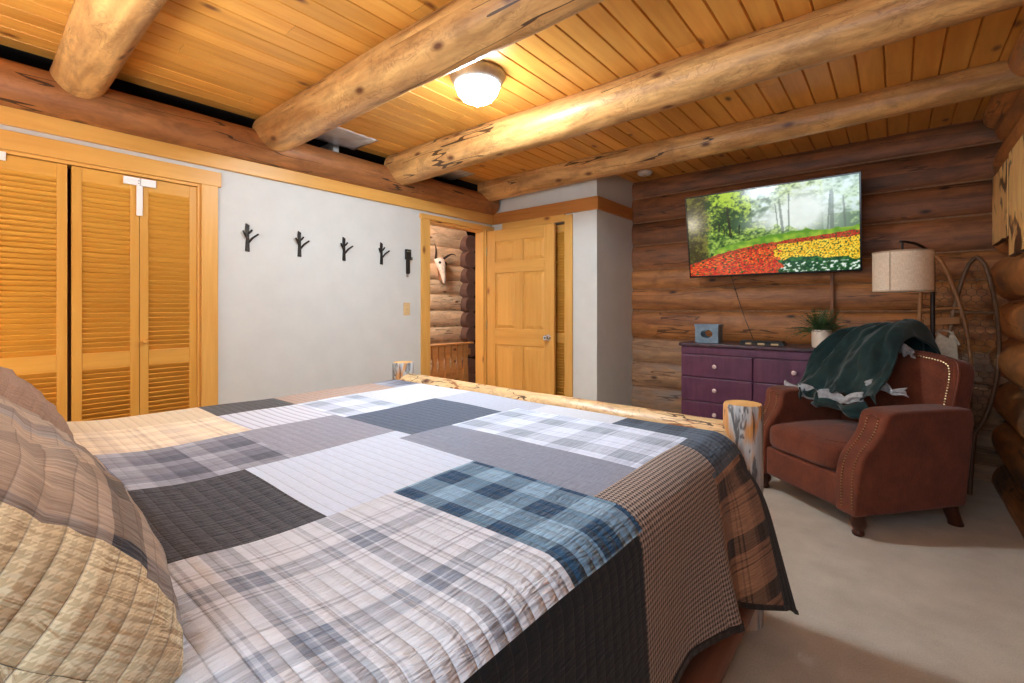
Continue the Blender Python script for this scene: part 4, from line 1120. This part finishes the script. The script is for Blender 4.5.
# ------------------------------------------------------------------ arc lamp
M_['shade'] = None
g = G('linen_shade'); uv = g.uv()
n1 = g.noise(g.mul(uv, (20, 700, 1)), 1, 2); n2 = g.noise(g.mul(uv, (260, 40, 1)), 1, 2)
lc = g.ramp(g.m_('MULTIPLY', g.m_('ADD', n1, n2), .5), [(.35, (204, 178, 150)), (.65, (236, 216, 190))])
M_['shade'] = g.done(lc, .85, spec=.2)
M_['bronze'] = plain('dark_bronze', (48, 36, 32), .4, .6, var=.1)
t = thing('floor_lamp', 'arched floor lamp with a cream drum shade behind the armchair', 'floor lamp', (.185, 3.98, 0))
m = MB(); m.lathe([(.14, 0), (.14, .012), (.13, .022), (.03, .03), (.016, .05)], 32); obj('base', m, M_['bronze'], t, smooth=40)
m = MB(); m.tube([(0, 0, .03), (0, 0, .8), (0, 0, 1.50)], .0125, 14); obj('pole', m, M_['bronze'], t, smooth=50)
sc = Vector((.035-.185, 3.76-3.98, 0))
arc = [(0, 0, 1.49), (0, 0, 1.53), (sc.x*.15, sc.y*.15, 1.565), (sc.x*.5, sc.y*.5, 1.60), (sc.x*.85, sc.y*.85, 1.612), (sc.x*1.06, sc.y*1.06, 1.612)]
m = MB(); m.tube(smooth_poly(arc, 6), .0085, 10); obj('arm', m, M_['bronze'], t, smooth=50)
m = MB(); m.tube([(sc.x, sc.y, 1.612), (sc.x, sc.y, 1.48)], .007, 10); m.lathe([(.02, 1.40), (.022, 1.48), (.001, 1.481)], 14, Matrix.Translation((sc.x, sc.y, 0))); obj('stem', m, M_['bronze'], t, smooth=40)
SH = Matrix.Translation((sc.x, sc.y, 0)); r0 = .148
m = MB(); m.lathe([(r0, 1.300), (r0, 1.548)], 56, SH, 0, False); m.lathe([(r0-.003, 1.548), (r0-.003, 1.300)], 56, SH, 0, False)
sh = obj('shade', m, M_['shade'], t, smooth=60)
M_['shadetrim'] = plain('shade_trim', (176, 150, 122), .8, var=.05); M_['shadein'] = plain('shade_white', (236, 232, 224), .7)
m = MB(); m.lathe([(r0+.001, 1.540), (r0+.002, 1.549), (r0-.004, 1.549)], 56, SH, 0, False); m.lathe([(r0+.001, 1.308), (r0+.002, 1.300), (r0-.004, 1.300)], 56, SH, 0, False)
aa = -1.98
m.tube([(sc.x+math.cos(aa)*(r0+.0005), sc.y+math.sin(aa)*(r0+.0005), 1.305), (sc.x+math.cos(aa)*(r0+.0005), sc.y+math.sin(aa)*(r0+.0005), 1.545)], .003, 6)
obj('trim', m, M_['shadetrim'], sh, smooth=60)
m = MB(); m.lathe([(r0-.005, 1.304), (.05, 1.306)], 48, SH, 0, False); obj('diffuser', m, M_['shadein'], t, smooth=60)
m = MB()
for k in range(3):
    a = k*2*PI/3; m.tube([(sc.x, sc.y, 1.535), (sc.x+math.cos(a)*(r0-.004), sc.y+math.sin(a)*(r0-.004), 1.543)], .002, 6)
obj('spider', m, M_['bronze'], t)

# ------------------------------------------------------------------ snowshoes
M_['ash'] = wood('bent_ash', (120, 74, 40), (176, 118, 66), .4, .03, 0, fine=30)
M_['ash2'] = wood('bent_ash_dark', (84, 58, 40), (128, 92, 62), .5, .03, 0, fine=30)
M_['raw'] = plain('rawhide_lacing', (112, 84, 58), .6, var=.25, scale=30)
M_['strap'] = plain('pale_leather', (188, 172, 150), .7, var=.15, scale=20)
def snowshoe(label, tip, tail, roll, hw_, matf, binding):
    tip, tail = Vector(tip), Vector(tail); L = (tip-tail).length; up = (tip-tail)/L
    fwd = Vector((roll, -1, 0)); side = fwd.cross(up).normalized(); fwd = up.cross(side).normalized()
    Mx = Matrix(((side.x, fwd.x, up.x, tail.x), (side.y, fwd.y, up.y, tail.y), (side.z, fwd.z, up.z, tail.z), (0, 0, 0, 1)))
    t = thing('snowshoe', label, 'snowshoe', group='snowshoes leaning in the log corner'); t.matrix_world = Mx
    def w(s):                       # half width at fraction s from the tail
        if s < .26: return .011+.012*(s/.26)**2
        q = (s-.26)/.74
        return .023+(hw_-.023)*math.sin(PI*min(1, q*1.0)**.86)**.75 if q < .985 else .012
    S_ = [k/40 for k in range(41)]
    pts = [(-w(s), .0+.03*max(0, s-.75)**1, s*L) for s in S_]+[(w(s), .03*max(0, s-.75), s*L) for s in reversed(S_)]
    pts = pts[:41]+[(0, .01, L+.012)]+pts[41:]
    m = MB(); m.tube(pts, .0125, 8, True); obj('frame', m, matf, t, smooth=60)
    for s in (.46, .76):
        m = MB(); m.tube([(-w(s), 0, s*L), (w(s), 0, s*L)], .010, 8); obj('crossbar', m, matf, t, smooth=60)
    m = MB(); hs = .028
    # hexagonal rawhide lacing clipped to the frame
    row = 0; z = .30*L
    while z < .975*L:
        x = -.2+(row % 2)*hs*.87
        while x < .2:
            for dx, dz in ((0, hs), (hs*.87, -hs*.5), (-hs*.87, -hs*.5)):
                a = (x, z); b = (x+dx, z+dz)
                if all(abs(q[0]) < w(min(1, q[1]/L))-.004 and .29*L < q[1] < .985*L for q in (a, b)):
                    m.tube([(a[0], .002*math.sin(x*90), a[1]), (b[0], -.002*math.sin(x*90), b[1])], .0022, 4, False)
            x += hs*1.74
        z += hs*1.5; row += 1
    obj('lacing', m, M_['raw'], t)
    if binding:
        m = MB(); m.prism([(-.055, .52*L), (-.02, .50*L), (.035, .53*L), (.06, .60*L), (.03, .66*L), (-.02, .63*L), (-.05, .665*L), (-.06, .60*L)], .012, .022, 1); obj('binding', m, M_['strap'], t, bevel=.004)
        m = MB(); m.tube(smooth_poly([(-.07, .02, .60*L), (-.03, .045, .655*L), (.03, .045, .66*L), (.075, .02, .62*L)], 5), .009, 8, flat=(1, .4)); obj('strap', m, M_['strap'], t, smooth=60)
        m = MB(); m.box((-.09, .006, .69*L), (.09, .02, .72*L), 0); obj('toe_bar', m, matf, t, bevel=.003)
    return t
snowshoe('amber framed snowshoe with pale strap binding leaning behind the lamp pole', (.205, 4.40, 1.565), (.345, 4.20, .012), .12, .122, M_['ash'], True)
snowshoe('darker pointed snowshoe leaning in the corner beside the right log wall', (.428, 4.435, 1.535), (.355, 4.12, .012), -.05, .118, M_['ash2'], False)

# ------------------------------------------------------------------ wood slab pictures on the right wall
def artmat(name, seed):
    g = G(name); uv = g.uv(); v = g.add(uv, (seed, seed*.7, 0))
    g2 = g.noise(g.mul(v, (3, 14, 1)), 1, 3, .55, 1.0)
    col = g.ramp(g2, [(.3, (222, 156, 84)), (.7, (246, 200, 128))])
    n4 = g.noise(g.mul(v, (5, 6.5, 1)), 1, 3, .55, .8)
    col = g.mix(g.ramp(n4, [(.53, (0, 0, 0)), (.60, (255, 255, 255))]), col, lin((74, 44, 26)))
    return g.done(col, .3, spec=.5)
M_['bark'] = wood('dark_bark_edge', (60, 36, 22), (92, 58, 36), .7, .03, 0)
def slabart(y0, y1, z0, z1, x, label, seed, tilt):
    t = thing('slab_picture', label, 'picture', (x, (y0+y1)/2, z0), math.radians(tilt), 'wood slab pictures on the right log wall')
    h = (y1-y0)/2; H = z1-z0; m = MB()
    poly = []
    for k in range(13): q_ = k/12; poly.append((-h+.012*nz(q_*4, seed), q_*H))
    for k in range(1, 8): q_ = k/8; poly.append((-h+2*h*q_, H+.010*nz(q_*4+seed, 3)))
    for k in range(13): q_ = 1-k/12; poly.append((h+.012*nz(q_*4, seed+5), q_*H))
    for k in range(1, 8): q_ = 1-k/8; poly.append((-h+2*h*q_, .010*nz(q_*4+seed, 8)))
    m.prism(poly, .003, .026, 0); obj('slab', m, M_['bark'], t, bevel=.003)
    m = MB(); b = len(m.v)
    pp = [(-.0005, a*.97, .5*H+(c-.5*H)*.97) for a, c in poly]; ids = list(range(len(pp))); m.v += pp; m.v += [(.004, a*.97, .5*H+(c-.5*H)*.97) for a, c in poly]
    n_ = len(pp); m.f.append(tuple(ids)); m.uv.append([(c, a) for _, a, c in pp]); m.mi.append(0)
    for i in range(n_):
        j = (i+1) % n_; m.f.append((i, j, n_+j, n_+i)); m.uv.append([(0, 0)]*4); m.mi.append(0)
    obj('picture_face', m, artmat('burned_slab_%d' % seed, seed*1.7), t)
slabart(3.70, 4.23, 1.595, 2.03, .478, 'wood slab picture on the right log wall nearest the corner', 3, 0)
slabart(3.08, 3.63, 1.475, 2.04, .472, 'wood slab picture cut by the photo edge beside the corner slab', 6, 0)

# ------------------------------------------------------------------ added bedside lamp and its stand (outside the frame, at the far side of the headboard)
t = thing('nightstand', 'pine nightstand added out of view to carry the lamp', 'nightstand', (-2.96, -.32, 0))
m = MB(); m.box((-.2, -.2, .08), (.2, .2, .60), 2); obj('body', m, M_['pine'], t, bevel=.004)
m = MB(); m.box((-.22, -.22, .60), (.22, .22, .63), 0); obj('top', m, M_['pine'], t, bevel=.004)
for a in (-1, 1):
    for b in (-1, 1):
        m = MB(); m.box((a*.17-.025, b*.17-.025, 0), (a*.17+.025, b*.17+.025, .09), 2); obj('leg', m, M_['pine'], t)
m = MB(); m.box((-.18, .2, .36), (.18, .215, .57), 0); d = obj('drawer', m, M_['pine_d'], t, bevel=.003)
m = MB(); m.ball((0, .225, .465), .016); obj('knob', m, M_['iron'], d, smooth=50)
# ------------------------------------------------------------------ lights
def area(name, loc, size, energy, color, direction, sy=None):
    l = bpy.data.lights.new(name, 'AREA'); l.energy = energy; l.color = color; l.size = size
    if sy: l.shape = 'RECTANGLE'; l.size_y = sy
    o = bpy.data.objects.new(name, l); C.objects.link(o); o.location = loc
    o.rotation_euler = Vector(direction).to_track_quat('-Z', 'Y').to_euler(); return o
def point(name, loc, energy, color, r=.08):
    l = bpy.data.lights.new(name, 'POINT'); l.energy = energy; l.color = color; l.shadow_soft_size = r
    o = bpy.data.objects.new(name, l); C.objects.link(o); o.location = loc; return o
area('window_fill_light', ((WX0+WX1)/2, -.66, (WZ0+WZ1)/2), WX1-WX0, 30, (.72, .87, 1.0), (0, 1, -.05), WZ1-WZ0)  # area light added in the window opening to fill the room
def glow(name, c, k):
    g = G(name); e = g.n('Emission', {'Color': (*c, 1), 'Strength': k}); g.t.links.new(e.outputs[0], g.out.inputs[0]); return g.m
t = thing('added_table_lamp', 'small globe lamp added out of view on the pine nightstand', 'table lamp', (-2.96, -.32, .63))  # unseen lamp, added for warm fill on the closet side
m = MB(); m.lathe([(.08, 0), (.08, .015), (.03, .03), (.018, .10), (.03, .20), (.018, .30), (.03, .345)], 24); obj('base', m, M_['bronze'], t, smooth=50)
m = MB(); m.ball((0, 0, .42), .09, 28, 16); obj('globe', m, glow('warm_fill_globe', (1.0, .88, .70), 44), t, smooth=60)
t = thing('added_sconce', 'bowl shaped fill uplight added out of view above the headboard', 'sconce', (-1.8, -.41, 1.5))  # unseen bowl, added as a body for the upward fill light
m = MB(); m.lathe([(.03, -.12), (.12, -.09), (.20, -.02), (.215, .0), (.208, .0), (.19, -.02), (.11, -.08), (.001, -.10)], 32); obj('bowl', m, M_['whiteplastic'], t, smooth=50)
m = MB(); m.box((-.05, -.212, -.12), (.05, -.195, .02)); m.box((-.015, -.20, -.06), (.015, -.10, -.03)); obj('bracket', m, M_['bronze'], t, bevel=.003)
area('added_uplight', (-1.8, -.42, 1.50), .40, 44, (.84, .92, 1.0), (0, .25, 1))  # upward fill light added to brighten planks and beams
t = thing('added_hall_light', 'globe light added out of view under the hall ceiling', 'ceiling light', (-4.35, 3.2, 2.75))  # unseen lamp, added to brighten the hall logs and railing
m = MB(); m.lathe([(.07, 0), (.07, -.02), (.02, -.03), (.02, -.14), (.05, -.15)], 24); obj('mount', m, M_['bronze'], t, smooth=50)
m = MB(); m.ball((0, 0, -.25), .12, 28, 16); obj('globe', m, glow('hall_fill_globe', (1.0, .97, .93), 190), t, smooth=60)
w = bpy.data.worlds.new('World'); SC.world = w; w.use_nodes = True
bg = w.node_tree.nodes.get('Background') or w.node_tree.nodes.new('ShaderNodeBackground')
bg.inputs[0].default_value = (.75, .85, 1, 1); bg.inputs[1].default_value = 1.0

# ------------------------------------------------------------------ camera
cd = bpy.data.cameras.new('camera'); cam = bpy.data.objects.new('camera', cd); C.objects.link(cam)
cd.sensor_width = 36; cd.lens = 462/1024*36; cd.shift_y = -33.5/1024; cd.clip_start = .02
cam.location = (0, 0, 1.2)
cam.rotation_euler = (PI/2, 0, math.atan2(383, 462))
SC.camera = cam
vs = SC.view_settings
SC.display_settings.display_device = 'sRGB'
vs.view_transform = 'Standard'; vs.look = 'None'; vs.gamma = 1; vs.use_curve_mapping = False; vs.exposure = 0.0
SC.cycles.use_denoising = True
SC.cycles.max_bounces = 8
SC.cycles.diffuse_bounces = 5
